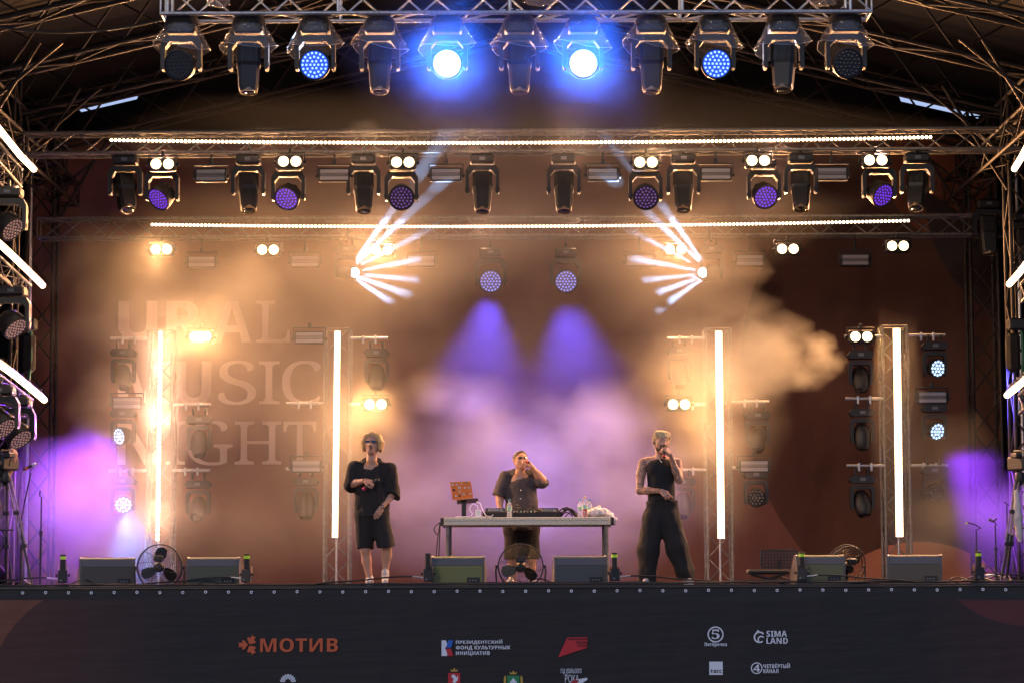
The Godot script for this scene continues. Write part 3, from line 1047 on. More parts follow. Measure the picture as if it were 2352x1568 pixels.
func make_upper_truss() -> void:
	var z := -5.4
	var t := thing("lighting_truss", "upper dark lighting truss behind the longer row of warm bulbs", "truss", Vector3.ZERO, "lighting trusses")
	truss(t, at(58, 333, z), at(2420, 321, z), 0.29, 0.29, 0.025, 0.012, 0.36, M.dull_aluminium)
	var line := []
	for k in 21:
		var f := k / 20.0
		line.append(at(lerpf(255, 2138, f), lerpf(322, 315, f) + 38.0 * f * (1.0 - f), z + 0.24))
	light_strip(line, 200, 0.0235, "upper horizontal row of warm white bulbs, the longer of the two", "rows of warm bulbs across the stage", 25, 2.0, M.warm_led)
	var bl := [[372, 377], [665, 371], [925, 373], [1484, 373], [1742, 369], [2012, 368]]
	for k in 6:
		blinder(at(bl[k][0], bl[k][1], z + 0.34), "lit pair of warm round lamps under the upper truss, %s from the left" % ["first", "second", "third", "fourth", "fifth", "sixth"][k], "blinders on the upper truss", [1.0, 1.3, 1.2, 1.1, 1.2, 1.2][k])
	var wa := [[372, 450, -38, 38], [662, 450, -16, 34], [922, 451, 2, 22], [1483, 450, 0, 24], [1755, 447, 14, 30], [2020, 443, 34, 30]]
	for k in 6:
		var dimmed: bool = k == 2 or k == 3
		var p := at(wa[k][0], wa[k][1], z) + Vector3(0, 0.52, 0)
		var o := led_head(p, "%s violet wash light under the upper truss, %s from the left" % ["faint" if dimmed else "strong", ["first", "second", "third", "fourth", "fifth", "sixth"][k]], "violet wash lights on the upper truss", wa[k][2], wa[k][3], M.dim_violet_led if dimmed else M.violet_led, M.lens_face if dimmed else M.violet_lit_lens)
		if not dimmed:
			var aim := [[-38, 48], [-10, 62], [], [], [8, 70], [28, 60]]
			var e: float = [130, 260, 0, 0, 100, 40][k]
			beam(o, aim[k][0], aim[k][1], Vector3(0, -0.52, 0), VIOLET, e, [17, 17, 0, 0, 14, 14][k], 0.1)
	var pr := [287, 570, 835, 1108, 1295, 1570, 1840, 2107]
	for k in 8:
		profile_head(at(pr[k], 428 - k * 0.7, z) + Vector3(0, 0.46, 0), "unlit black profile light under the upper truss, %s of eight from the left" % ["first", "second", "third", "fourth", "fifth", "sixth", "seventh", "eighth"][k], "profile lights on the upper truss", [24, 10, 6, 0, 0, -6, -8, -16][k], [62, 66, 70, 74, 74, 70, 68, 64][k])
	var sb := [483, 767, 1024, 1385, 1645, 1912]
	for k in 6:
		strobe(at(sb[k], 402 - k * 0.7, z + 0.1), "unlit strobe with two pale bands under the upper truss, %s from the left" % ["first", "second", "third", "fourth", "fifth", "sixth"][k], "strobes on the upper truss")
		rod("hanger", Vector3(0, 0.2, -0.05), Vector3(0, 0.33, -0.05), 0.014, M.black_metal, get_child(get_child_count() - 1))


func make_lower_truss() -> void:
	var z := -8.2
	var t := thing("lighting_truss", "lower dark lighting truss behind the shorter row of warm bulbs", "truss", Vector3.ZERO, "lighting trusses")
	truss(t, at(88, 527, z), at(2316, 518, z), 0.29, 0.29, 0.025, 0.012, 0.36, M.dull_aluminium)
	var line := []
	for k in 21:
		var f := k / 20.0
		line.append(at(lerpf(349, 2087, f), lerpf(516, 507, f) + 34.0 * f * (1.0 - f), z + 0.24))
	light_strip(line, 200, 0.0235, "lower horizontal row of warm white bulbs, the shorter of the two", "rows of warm bulbs across the stage", 25, 2.0, M.warm_led)
	var bl := [[370, 573], [615, 574], [877, 575], [1552, 573], [1810, 572], [2063, 565]]
	for k in 6:
		blinder(at(bl[k][0], bl[k][1], z + 0.3), "lit pair of warm round lamps under the lower truss, %s from the left" % ["first", "second", "third", "fourth", "fifth", "sixth"][k], "blinders on the lower truss", 0.9)
		rod("hanger", Vector3(0, 0.16, -0.05), Vector3(0, 0.2, -0.2), 0.014, M.black_metal, get_child(get_child_count() - 1))
	var sb := [462, 700, 967, 1470, 1723, 1966]
	for k in 6:
		strobe(at(sb[k], 601 - k * 0.8, z + 0.1), "unlit strobe with two pale bands under the lower truss, %s from the left" % ["first", "second", "third", "fourth", "fifth", "sixth"][k], "strobes on the lower truss")
		rod("hanger", Vector3(0, 0.2, -0.05), Vector3(0, 0.4, -0.05), 0.014, M.black_metal, get_child(get_child_count() - 1))
	var wa := [[1127, 645, 0], [1300, 645, 0]]
	for k in 2:
		var p := at(wa[k][0], wa[k][1], z + 0.1) + Vector3(0, 0.52, 0)
		var o := led_head(p, "wash light glowing pale blue above the table, %s of the pair" % ["left", "right"][k], "pale blue wash lights on the lower truss", 0, 14, M.pale_blue_led, M.violet_lit_lens)
		beam(o, [-6, 6][k], 56, Vector3(0, -0.52, 0), Color(0.38, 0.3, 1.0), 95.0, 27.0, 0.1)
	for s in [-1, 1]:
		# the two white beam lights that throw a fan of narrow beams towards each other
		var p := at(795 if s < 0 else 1634, 627, z + 0.3) + Vector3(0, 0.45, 0)
		var o := spot_head(p, "dazzling white light throwing a fan of narrow beams, %s of the two" % ("left" if s < 0 else "right"), "white beam lights on the lower truss", -s * 50, 10)
		rod("hanger", Vector3(0, 0.03, 0), Vector3(0, 0.3, -0.3), 0.02, M.black_metal, o)
		part("lamp_lens", unit_ball, M.beam_glass, o, Transform3D(Basis.from_scale(Vector3(0.075, 0.075, 0.05)), facing(-s * 42, 4) * Vector3(0, 0, 0.2) + Vector3(0, -0.45, 0)))
		for k in 7:
			var pan: float = -s * [27, 31, 34, 35, 34, 30, 26][k]
			var tilt: float = [-23, -18, -9, 0.5, 9, 15, 20][k]
			var d := facing(pan, tilt) * Vector3.BACK
			lamp("spot", Vector3(0, -0.45, 0) + d * 0.3, d, Color(0.66, 0.8, 1.0), [560, 700, 460, 540, 520, 480, 440][k], 0.02, [2.6, 2.2, 1.7, 1.9, 1.9, 2.4, 2.4][k], o)


func tower_label(k: int) -> String:
	return ["outer left", "inner left", "inner right", "outer right"][k]


func make_towers() -> void:
	var z := -7.4
	var tubes := [[368, 765, 361, 1237], [775, 761, 769, 1234], [1651, 761, 1657, 1236], [2060, 755, 2067, 1232]]
	var widths := [0.034, 0.044, 0.052, 0.054]
	var arms := [[[-1, 780], [1, 932], [1, 1081], [-1, 1081]], [[1, 780], [-1, 928], [1, 930], [-1, 1078]], [[-1, 780], [-1, 930], [-1, 1080], [1, 925], [1, 1075]], [[-1, 775], [1, 773], [-1, 917], [-1, 1070], [1, 1070]]]
	for k in 4:
		var q: Array = tubes[k]
		var mid := at((q[0] + q[2]) * 0.5 + (2 if k < 2 else -1), 1340, z)
		var top := at(q[0], q[1] - 4, z).y
		var o := thing("truss_tower", "upright aluminium truss tower behind the %s light tube" % tower_label(k), "tower", Vector3(mid.x, DECK, z), "truss towers with light tubes")
		truss(o, Vector3(0, 0.02, 0), Vector3(0, top - DECK, 0), 0.36, 0.36, 0.024, 0.011, 0.36, M.dull_aluminium, Vector3.RIGHT)
		part("base_plate", Shape.new().box(Vector3(0, 0.01, 0), Vector3(0.6, 0.02, 0.6), 0.003), M.black_metal, o)
		rod("upright", Vector3(0, 0.02, 0.18), Vector3(0, at(q[2], q[3], z).y - DECK, 0.18), 0.018, M.aluminium, o)
		for r in arms[k]:
			var y := at(q[0], r[1], z).y - DECK
			rod("side_arm", Vector3(r[0] * 0.18, y, 0.18), Vector3(r[0] * 0.74, y, 0.18), 0.024, M.aluminium, o)
			for x in [0.38, 0.56]:
				part("hook_clamp", Shape.new().box(Vector3(r[0] * x, y - 0.02, 0.205), Vector3(0.03, 0.12, 0.03), 0.004), M.aluminium, o)
		light_strip([at(q[0], q[1], z + 0.32), at(q[2], q[3], z + 0.32)], 48, widths[k], "upright tube of warm white light, %s of the four" % tower_label(k), "upright light tubes", 12, [14.0, 36.0, 40.0, 26.0][k], M.warm_tube, "light_bar", k > 0)
	var g := "moving lights on the truss towers"
	var heads := [
		[283, 795, 20, 60, "spot", "unlit moving light high on the outer left tower, half lost in the haze"],
		[458, 948, 10, 70, "spot", "unlit moving light in front of the word NIGHT, upper of two"],
		[455, 1096, -4, 48, "spot", "unlit moving light low beside the outer left tower, lower of two"],
		[865, 795, 0, 70, "spot", "unlit moving light beside the top of the inner left tower"],
		[703, 1090, 0, 70, "spot", "unlit moving light low on the left of the inner left tower"],
		[1560, 790, 0, 70, "spot", "unlit moving light left of the top of the inner right tower"],
		[1568, 1090, 0, 64, "spot", "unlit moving light behind the singer in the tank top"],
		[1740, 938, -16, 62, "spot", "unlit moving light right of the inner right tower at mid height"],
		[1976, 800, 0, 66, "spot", "unlit moving light under the lamps of the outer right tower"],
		[1980, 932, 0, 80, "spot", "unlit moving light at mid height left of the outer right tower"],
		[1980, 1085, 16, 66, "spot", "unlit moving light low on the left of the outer right tower"],
	]
	for h in heads: spot_head(at(h[0], h[1], z + 0.18), h[5], g, h[2], h[3])
	var lit := [
		[282, 1000, -40, 10, "small round light with pale blue lamps beside the word NIGHT", -34, 36, Color(0.54, 0.14, 1.0), 48.0, 52.0],
		[282, 1155, 10, 20, "small round light with pale blue lamps near the stage floor on the left", 22, 46, Color(0.4, 0.6, 1.0), 40.0, 26.0],
		[2148, 845, 26, 8, "small round light with pale blue lamps, upper one on the right tower", 44, 20, Color(0.24, 0.25, 1.0), 60.0, 24.0],
		[2147, 988, 26, 16, "small round light with pale blue lamps, lower one on the right tower", 44, 44, Color(0.56, 0.18, 1.0), 46.0, 32.0],
	]
	for h in lit:
		var o := small_head(at(h[0], h[1], z + 0.18) + Vector3(0, 0.42, 0), h[4], "lit bee eye lights on the towers", h[2], h[3], M.ice_led, M.violet_lit_lens)
		beam(o, h[5], h[6], Vector3(0, -0.42, 0), h[7], h[8], h[9], 0.08)
	small_head(at(1737, 1140, z + 0.18) + Vector3(0, 0.42, 0), "unlit small round light low on the right of the inner right tower", "unlit bee eye lights on the towers", 0, 20, M.dark_glass, M.lens_face)
	small_head(at(2147, 1130, z + 0.18) + Vector3(0, 0.42, 0), "unlit small round light low on the right of the outer right tower", "unlit bee eye lights on the towers", 0, 20, M.dark_glass, M.lens_face)
	var bl := [[460, 773, "beside the top of the outer left tower"], [862, 928, "above the head of the man in sunglasses and shorts"], [1560, 928, "above the singer in the tank top"], [1979, 773, "beside the top of the outer right tower"]]
	for b in bl: blinder(at(b[0], b[1], z + 0.26), "lit pair of warm round lamps %s" % b[2], "blinders on the towers", 1.0)
	var sb := [[290, 925, "left of the outer left tower"], [710, 775, "at the top of the inner left tower"], [703, 1070, "low on the left of the inner left tower"], [1733, 1070, "low on the right of the inner right tower"], [2143, 912, "between the two lit lights of the outer right tower"]]
	for s in sb: strobe(at(s[0], s[1], z + 0.3), "unlit strobe with two pale bands %s" % s[2], "strobes on the towers")


# ---------------------------------------------------------------- light wings at the sides

func make_wings() -> void:
	var bars := [
		[[-40, 250], [14, 318], [46, 358], [77, 389], "upper", -1], [[-40, 526], [30, 590], [66, 625], [97, 656], "middle", -1], [[-40, 808], [34, 862], [70, 892], [101, 918], "lower", -1],
		[[2400, 268], [2363, 332], [2347, 362], [2331, 388], "upper", 1], [[2400, 548], [2360, 604], [2340, 630], [2319, 653], "middle", 1], [[2400, 826], [2360, 868], [2338, 888], [2314, 907], "lower", 1],
	]
	for b in bars:
		var side: String = "left" if b[5] < 0 else "right"
		var pts := []
		for k in 4: pts.append(at(b[k][0], b[k][1], [-1.0, -2.4, -3.1, -3.8][k]))
		var dir: Vector3 = (pts[3] - pts[0]).normalized()
		var o := thing("light_wing", "slanting truss wing with a thick warm light tube, %s one at the %s edge" % [b[4], side], "light wing", pts[0], "slanting light wings at the stage sides")
		var line := []
		for p in pts: line.append(p - pts[0])
		part("light_tube", Shape.new().path(line, 0.042, 12), M.warm_tube, o)
		var back := []
		for p in pts: back.append(p - pts[0] + Vector3(b[5] * 0.03, 0.035, -0.02))
		part("tube_housing", Shape.new().path(back, 0.045, 8), M.dull_aluminium, o)
		var off := Vector3(b[5] * 0.28, -0.12, 0)
		truss(o, off, pts[3] - pts[0] + off, 0.24, 0.24, 0.02, 0.009, 0.3, M.dull_aluminium)
		for k in [1]:
			lamp("spot", line[k].lerp(line[k + 1], 0.5) + Vector3(-b[5] * 0.07, -0.02, 0.03), Vector3(-b[5], -0.55, 0.15), Color(1.0, 0.76, 0.58), 20.0, 0.04, 60.0, o)
		if b[4] == "lower":
			for k in 26:
				var p: Vector3 = line[0].lerp(line[3], k / 25.0) + Vector3(b[5] * 0.06, 0.12 + 0.02 * sin(k * 2.3), -0.05)
				part("pixel_bulb", Shape.new().ball(Vector3.ZERO, Vector3.ONE * 0.022, 6), M.dark_glass if b[5] < 0 else M.grey_plastic, o, Transform3D(Basis(), p))
	var g := "wash lights on the left light wings"
	var heads := [[20, 425, -2.6, 62, 40, "first from the top at the left edge"], [28, 652, -3.0, 62, 44, "second from the top at the left edge"], [2, 878, -2.4, 62, 44, "third from the top at the left edge"], [40, 905, -3.2, 60, 46, "lowest at the left edge, above the camera"]]
	for h in heads:
		led_head(at(h[0], h[1], h[2]), "black wash light with rosy lamps, %s" % h[5], g, h[3], h[4], M.pink_led, M.lens_face)
	# a loudspeaker-like dimmer box, its green sling and the pipe behind it, once on each side
	for s in [-1, 1]:
		var side: String = "left" if s < 0 else "right"
		var u: float = 62 if s < 0 else 2336
		var z := -6.0
		var top := at(u, 742, z)
		var box := thing("chain_hoist", "black chain hoist hanging at the %s edge above its green sling" % side, "hoist", top, "chain hoists")
		part("body", Shape.new().box(Vector3(0, -0.02, 0), Vector3(0.26, 0.16, 0.2), 0.02), M.black_metal, box)
		part("chain_bag", Shape.new().box(Vector3(-s * 0.04 - 0.02, -0.42, 0), Vector3(0.2, 0.55, 0.16), 0.05), M.drape, box)
		part("green_sling", Shape.new().path([Vector3(0.06, -0.12, 0.05), Vector3(0.07, -0.5, 0.06), Vector3(0.03, -0.95, 0.04), Vector3(0.0, -1.3, 0)], 0.022, 6), paint("green_webbing", 0.02, 0.12, 0.07, 0.7), box)
		part("chain", Shape.new().path([Vector3(0, 0.06, 0), Vector3(0, 1.2, -0.05), Vector3(0, 2.6, -0.1)], 0.009, 5), M.old_steel, box)
		var v0 := at(70 if s < 0 else 2338, 500, -8.4)
		var pole := thing("scaffold_pole", "shiny upright scaffold pole at the %s edge of the stage" % side, "pole", Vector3(v0.x, DECK, -8.4), "scaffold poles")
		rod("tube", Vector3(0, 0, 0), Vector3(0, v0.y - DECK + 1.2, 0), 0.03, M.aluminium, pole)
		part("foot", Shape.new().box(Vector3(0, 0.006, 0), Vector3(0.16, 0.012, 0.16), 0.002), M.old_steel, pole)
	# two dark moving lights hung above the lower truss at the right, with their chains
	for q in [[2270, 490], [2352, 520]]:
		var p := at(q[0], q[1] - 20, -8.0)
		var o := profile_head(p + Vector3(0, 0.1, 0), "dark profile light above the lower truss %s" % ("near the printed word on the right" if q[0] < 2300 else "at the far right edge"), "dark lights by the right wing", 0, 84)
		part("chain", Shape.new().path([Vector3(0, 0.02, 0), Vector3(0, 1.1, 0)], 0.009, 5), M.old_steel, o)


# ---------------------------------------------------------------- things on the stage

const ORDER := ["first", "second", "third", "fourth", "fifth", "sixth"]


func make_stage_things() -> void:
	make_table()
	make_wedges()
	make_fans()
	make_jets()
	make_stands()
	make_cables()


func bottle(u: float, v0: float, z: float, base: float, label: String, cap: Material, drink: Material, tall := 0.21) -> void:
	var o := thing("bottle", label, "bottle", Vector3(at(u, v0, z).x, base, z), "plastic bottles on the table")
	part("shell", Shape.new().lathe([Vector2(0, 0), Vector2(0.028, 0.001), Vector2(0.032, 0.01), Vector2(0.032, tall * 0.3), Vector2(0.029, tall * 0.36), Vector2(0.032, tall * 0.42), Vector2(0.032, tall * 0.68), Vector2(0.026, tall * 0.8), Vector2(0.012, tall * 0.92), Vector2(0.012, tall)], 16), M.bottle_film, o)
	part("cap", Shape.new().lathe([Vector2(0.0, tall), Vector2(0.0155, tall), Vector2(0.0155, tall + 0.018), Vector2(0, tall + 0.02)], 12), cap, o)
	part("label_band", Shape.new().lathe([Vector2(0.0325, tall * 0.44), Vector2(0.0325, tall * 0.62)], 16), M.bottle_label, o)
	if drink: part("drink", Shape.new().lathe([Vector2(0, 0.003), Vector2(0.03, 0.004), Vector2(0.0305, tall * 0.42), Vector2(0, tall * 0.42)], 14), drink, o)


func make_table() -> void:
	var z := -2.0
	var base := Vector3(at(1211.5, 1343, z).x, DECK, z - 0.5)
	var top := at(1211, 1187, z).y - DECK
	var w := 2.06
	grain(paint("pale_aluminium", 0.8, 0.74, 0.58, 0.5), 0.03, 0.82, 81, 2.0)
	grain(paint("table_top", 0.12, 0.09, 0.07, 0.7), 0.05, 0.6, 82, 2.0)
	var o := thing("table", "long table made of a pale stage deck on pipe legs", "table", base)
	part("top", Shape.new().box(Vector3(0, top - 0.012, 0), Vector3(w, 0.024, 1.0), 0.003), M.table_top, o)
	for s in [1, -1]:
		part("rail", Shape.new().box(Vector3(0, top - 0.024, s * 0.515), Vector3(w, 0.045, 0.028), 0.006), M.pale_aluminium, o)
		part("rail", Shape.new().box(Vector3(0, top - 0.073, s * 0.515), Vector3(w, 0.049, 0.026), 0.005), M.pale_aluminium, o)
		part("end_rail", Shape.new().box(Vector3(s * (w * 0.5 + 0.013), top - 0.05, 0), Vector3(0.024, 0.095, 1.02), 0.005), M.dull_aluminium, o)
	for x in [-0.36, 0.36]: part("cross_beam", Shape.new().box(Vector3(x, top - 0.06, 0), Vector3(0.05, 0.07, 0.99), 0.004), M.dull_aluminium, o)
	for x in [-1, 1]:
		for q in [-1, 1]:
			part("leg", Shape.new().tube(Vector3(x * 0.985, 0, q * 0.46), Vector3(x * 0.985, top - 0.026, q * 0.46), 0.026, 0.026, 14), M.dull_aluminium, o)
			part("corner_casting", Shape.new().box(Vector3(x * (w * 0.5 + 0.03), top - 0.055, q * 0.49), Vector3(0.035, 0.1, 0.05), 0.006), M.black_metal, o)
	var y := DECK + top
	var film := paint("bottle_film", 0.9, 0.95, 0.98, 0.08)
	film.albedo_color.a = 0.25
	film.transparency = BaseMaterial3D.TRANSPARENCY_ALPHA
	paint("bottle_label", 0.3, 0.55, 0.45, 0.5)
	paint("blue_cap", 0.03, 0.25, 0.35, 0.4)
	paint("yellow_cap", 0.8, 0.6, 0.04, 0.4)
	paint("red_drink", 0.35, 0.02, 0.015, 0.2)
	paint("laptop_orange", 0.8, 0.19, 0.02, 0.4)
	bottle(1170, 1185, z - 0.12, y, "clear water bottle with blue cap in front of the man at the table", M.blue_cap, null)
	bottle(1333, 1185, z - 0.2, y, "clear water bottle with blue cap, leftmost of three beside the white bag", M.blue_cap, null)
	bottle(1344, 1185, z - 0.12, y, "taller bottle with yellow cap and red drink beside the white bag", M.yellow_cap, M.red_drink, 0.24)
	bottle(1354.5, 1185, z - 0.3, y, "clear water bottle with blue cap, half hidden behind the white bag", M.blue_cap, null)
	# laptop on its stand
	var zl := z - 0.3
	var c := [at(1033, 1107, zl), at(1081, 1104.5, zl), at(1087, 1143, zl), at(1040, 1148, zl)]
	var lap := thing("laptop", "orange laptop covered in stickers, opened on a black stand", "laptop", Vector3(c[3].x, c[3].y, zl), "")
	var lid := []
	for p in c: lid.append(Vector2(p.x - c[3].x, p.y - c[3].y))
	part("lid", Shape.new().slab(lid, 0.008), M.laptop_orange, lap)
	var deck := Shape.new()
	var hinge := [Vector3(lid[3].x, lid[3].y, 0), Vector3(lid[2].x, lid[2].y, 0)]
	deck.box((hinge[0] + hinge[1]) * 0.5 + Vector3(0.055, -0.022, -0.12), Vector3(0.27, 0.012, 0.2), 0.004, Basis(Vector3.BACK, 0.08) * Basis(Vector3.RIGHT, -0.2))
	part("keyboard_base", deck, M.black_plastic, lap)
	var stick := [[0.12, 0.86, 0.03, 0], [0.13, 0.55, 0.034, 2], [0.33, 0.83, 0.03, 1], [0.55, 0.87, 0.022, 1], [0.8, 0.88, 0.036, 3], [0.42, 0.64, 0.04, 1], [0.68, 0.62, 0.026, 0], [0.88, 0.6, 0.03, 1], [0.4, 0.42, 0.02, 0], [0.18, 0.22, 0.028, 1], [0.36, 0.2, 0.03, 2], [0.57, 0.27, 0.033, 1], [0.75, 0.3, 0.018, 2], [0.9, 0.26, 0.024, 1]]
	for q in stick:
		var m: Material = [M.white_paint, M.bottle_label, M.rubber, M.gold_print][q[3]]
		if q[3] == 1: m = M.white_cotton_print if M.has("white_cotton_print") else paint("white_cotton_print", 0.7, 0.62, 0.58, 0.6)
		var p: Vector2 = lid[3] + (lid[2] - lid[3]) * q[0] + (lid[0] - lid[3]) * q[1]
		var outline := []
		for k in 11:
			var a := TAU * k / 11.0
			outline.append(p + Vector2(cos(a), sin(a) * 0.85) * q[2] * 0.5 * (1.0 + 0.22 * sin(k * 2.4 + q[0] * 9.0)))
		part("sticker", Shape.new().slab(outline, 0.002), m, lap, Transform3D(Basis(), Vector3(0, 0, 0.0052)))
		if q[3] != 2 and q[2] > 0.025:
			var inner := []
			for k in 8: inner.append(p + Vector2(cos(TAU * k / 8.0), sin(TAU * k / 8.0) * 0.7) * q[2] * 0.2)
			part("sticker", Shape.new().slab(inner, 0.002), M.rubber, lap, Transform3D(Basis(), Vector3(0, 0, 0.0075)))
	var st := thing("laptop_stand", "black folding stand under the orange laptop", "stand", Vector3(at(1065, 1150, zl).x, y, zl - 0.1))
	part("post", Shape.new().box(Vector3(0, 0.105, 0), Vector3(0.06, 0.2, 0.03), 0.006, Basis(Vector3.RIGHT, -0.12)), M.black_plastic, st)
	part("foot", Shape.new().box(Vector3(0, 0.006, 0), Vector3(0.1, 0.012, 0.2), 0.003), M.black_plastic, st)
	var ch := thing("power_adapter", "white power adapter with looping white cable beside the laptop", "adapter", Vector3(at(1098, 1180, z - 0.15).x, y, z - 0.15))
	part("body", Shape.new().box(Vector3(0, 0.055, 0), Vector3(0.07, 0.085, 0.04), 0.01), M.white_paint, ch)
	part("plate", Shape.new().box(Vector3(0.01, 0.007, 0), Vector3(0.17, 0.014, 0.09), 0.004), M.white_paint, ch)
	part("cable", Shape.new().path([Vector3(0.0, 0.09, 0), Vector3(-0.01, 0.15, 0), Vector3(-0.06, 0.175, 0), Vector3(-0.1, 0.14, 0), Vector3(-0.1, 0.09, 0), Vector3(-0.07, 0.05, 0.02), Vector3(-0.09, 0.015, 0.03), Vector3(-0.2, 0.01, 0.04), Vector3(-0.28, 0.01, 0.02)], 0.006, 6), M.white_paint, ch)
	part("cable", Shape.new().path([Vector3(-0.02, 0.2, -0.05), Vector3(0.03, 0.18, -0.02), Vector3(0.055, 0.1, 0), Vector3(0.1, 0.02, 0.03), Vector3(0.16, 0.01, 0.05), Vector3(0.19, 0.035, 0.05)], 0.006, 6), M.white_paint, ch)
	# two players and the mixer between them
	for k in 2:
		var x := at([1138, 1260][k], 1180, z - 0.45).x
		var p := thing("disc_player", "black disc player with raised display at the %s of the mixer" % ["left", "right"][k], "player", Vector3(x, y, z - 0.5), "disc players on the table")
		part("body", Shape.new().box(Vector3(0, 0.04, 0), Vector3(0.33, 0.08, 0.4), 0.008), M.black_plastic, p)
		part("display_hood", Shape.new().box(Vector3(0, 0.095, -0.13), Vector3(0.26, 0.075, 0.03), 0.006, Basis(Vector3.RIGHT, -0.25)), paint("slate_plastic", 0.03, 0.035, 0.05, 0.5), p)
		part("jog_wheel", Shape.new().lathe([Vector2(0.0, 0.08), Vector2(0.1, 0.08), Vector2(0.1, 0.096), Vector2(0.0, 0.1)], 24, Transform3D(Basis(), Vector3(0, 0, 0.06))), M.grey_plastic, p)
		var s: float = [1138, 1260][k]
		var t := lettering("Pioneer DJ", true, false, s - 16, 1167.5, s + 16, 1173, z - 0.5, M.white_paint, p, "lettering")
		t.position += Vector3(-x, -y, 0.0 - (z - 0.5) - 0.112)
	var mx := thing("mixer", "low black mixing desk with many pale knobs under the singer's chest", "mixer", Vector3(at(1200, 1180, z - 0.5).x, y, z - 0.5))
	part("body", Shape.new().box(Vector3(0, 0.035, 0), Vector3(0.36, 0.07, 0.4), 0.008), M.black_plastic, mx)
	for i in 8:
		for q in 3:
			part("knob", Shape.new().tube(Vector3(-0.15 + i * 0.043, 0.07, 0.15 - q * 0.09), Vector3(-0.15 + i * 0.043, 0.092, 0.15 - q * 0.09), 0.01, 0.008, 8), M.pale_diffuser if (i + q) % 3 else M.bottle_label, mx)
	for k in 7:
		var x0 := -0.1 + k * 0.05
		var loop := []
		for i in 9:
			var t := i / 8.0
			loop.append(Vector3(x0 + (rng.randf() - 0.5) * 0.02 + t * rng.randf_range(-0.05, 0.14), 0.07 + 0.11 * sin(PI * t) * (0.6 + 0.4 * sin(k * 2.0)), -0.12 + 0.2 * t))
		part("patch_cable", Shape.new().path(loop, 0.006, 5), M.rubber, mx)
	var cl := thing("cable_tangle", "tangle of black cables arching over the table beside the bottles", "cables", Vector3(at(1300, 1180, z - 0.3).x, y, z - 0.3))
	for k in 8:
		var loop := []
		var a0 := rng.randf_range(-0.16, 0.0)
		var a1 := rng.randf_range(0.05, 0.22)
		var hh := rng.randf_range(0.05, 0.13)
		for i in 9:
			var t := i / 8.0
			loop.append(Vector3(lerpf(a0, a1, t), 0.008 + hh * sin(PI * t), rng.randf_range(-0.02, 0.02) + 0.08 * t))
		part("cable", Shape.new().path(loop, 0.007, 5), M.rubber, cl)
	# white plastic bag slumped over the end of the table
	var bag := thing("plastic_bag", "crumpled white plastic bag slumped over the right end of the table", "bag", Vector3(at(1380, 1185, z).x, y, z - 0.25))
	var white := paint("bag_white", 0.82, 0.74, 0.72, 0.45)
	white.backlight_enabled = true
	white.backlight = Color(0.3, 0.28, 0.28)
	part("sack", swollen([[Vector3(-0.1, 0.05, 0), 0.06, Vector3(0.06, 0.06, 0), 0.055], [Vector3(-0.03, 0.1, 0), 0.04, Vector3(0.0, 0.14, 0.0), 0.012], [Vector3(0.05, 0.05, 0), 0.045, Vector3(0.13, 0.02, 0.02), 0.035], [Vector3(0.13, 0.02, 0.05), 0.035, Vector3(0.185, -0.03, 0.06), 0.025], [Vector3(0.185, -0.03, 0.06), 0.025, Vector3(0.18, -0.075, 0.06), 0.018]], 0.008, 0.03, [], 0.022, 16.0, 84), white, bag)
	var dr := thing("hanging_cable", "black cables hanging down from the left end of the table", "cables", Vector3(at(1014, 1200, z).x, y - 0.06, z - 0.1))
	for k in 3:
		var l := []
		for i in 9:
			var t := i / 8.0
			l.append(Vector3(-0.02 - 0.03 * k * sin(PI * t) - 0.03 * t, -0.78 * t * (1.0 if k < 2 else 0.2), 0.03 * k))
		part("cable", Shape.new().path(l, 0.007, 5), M.rubber, dr)


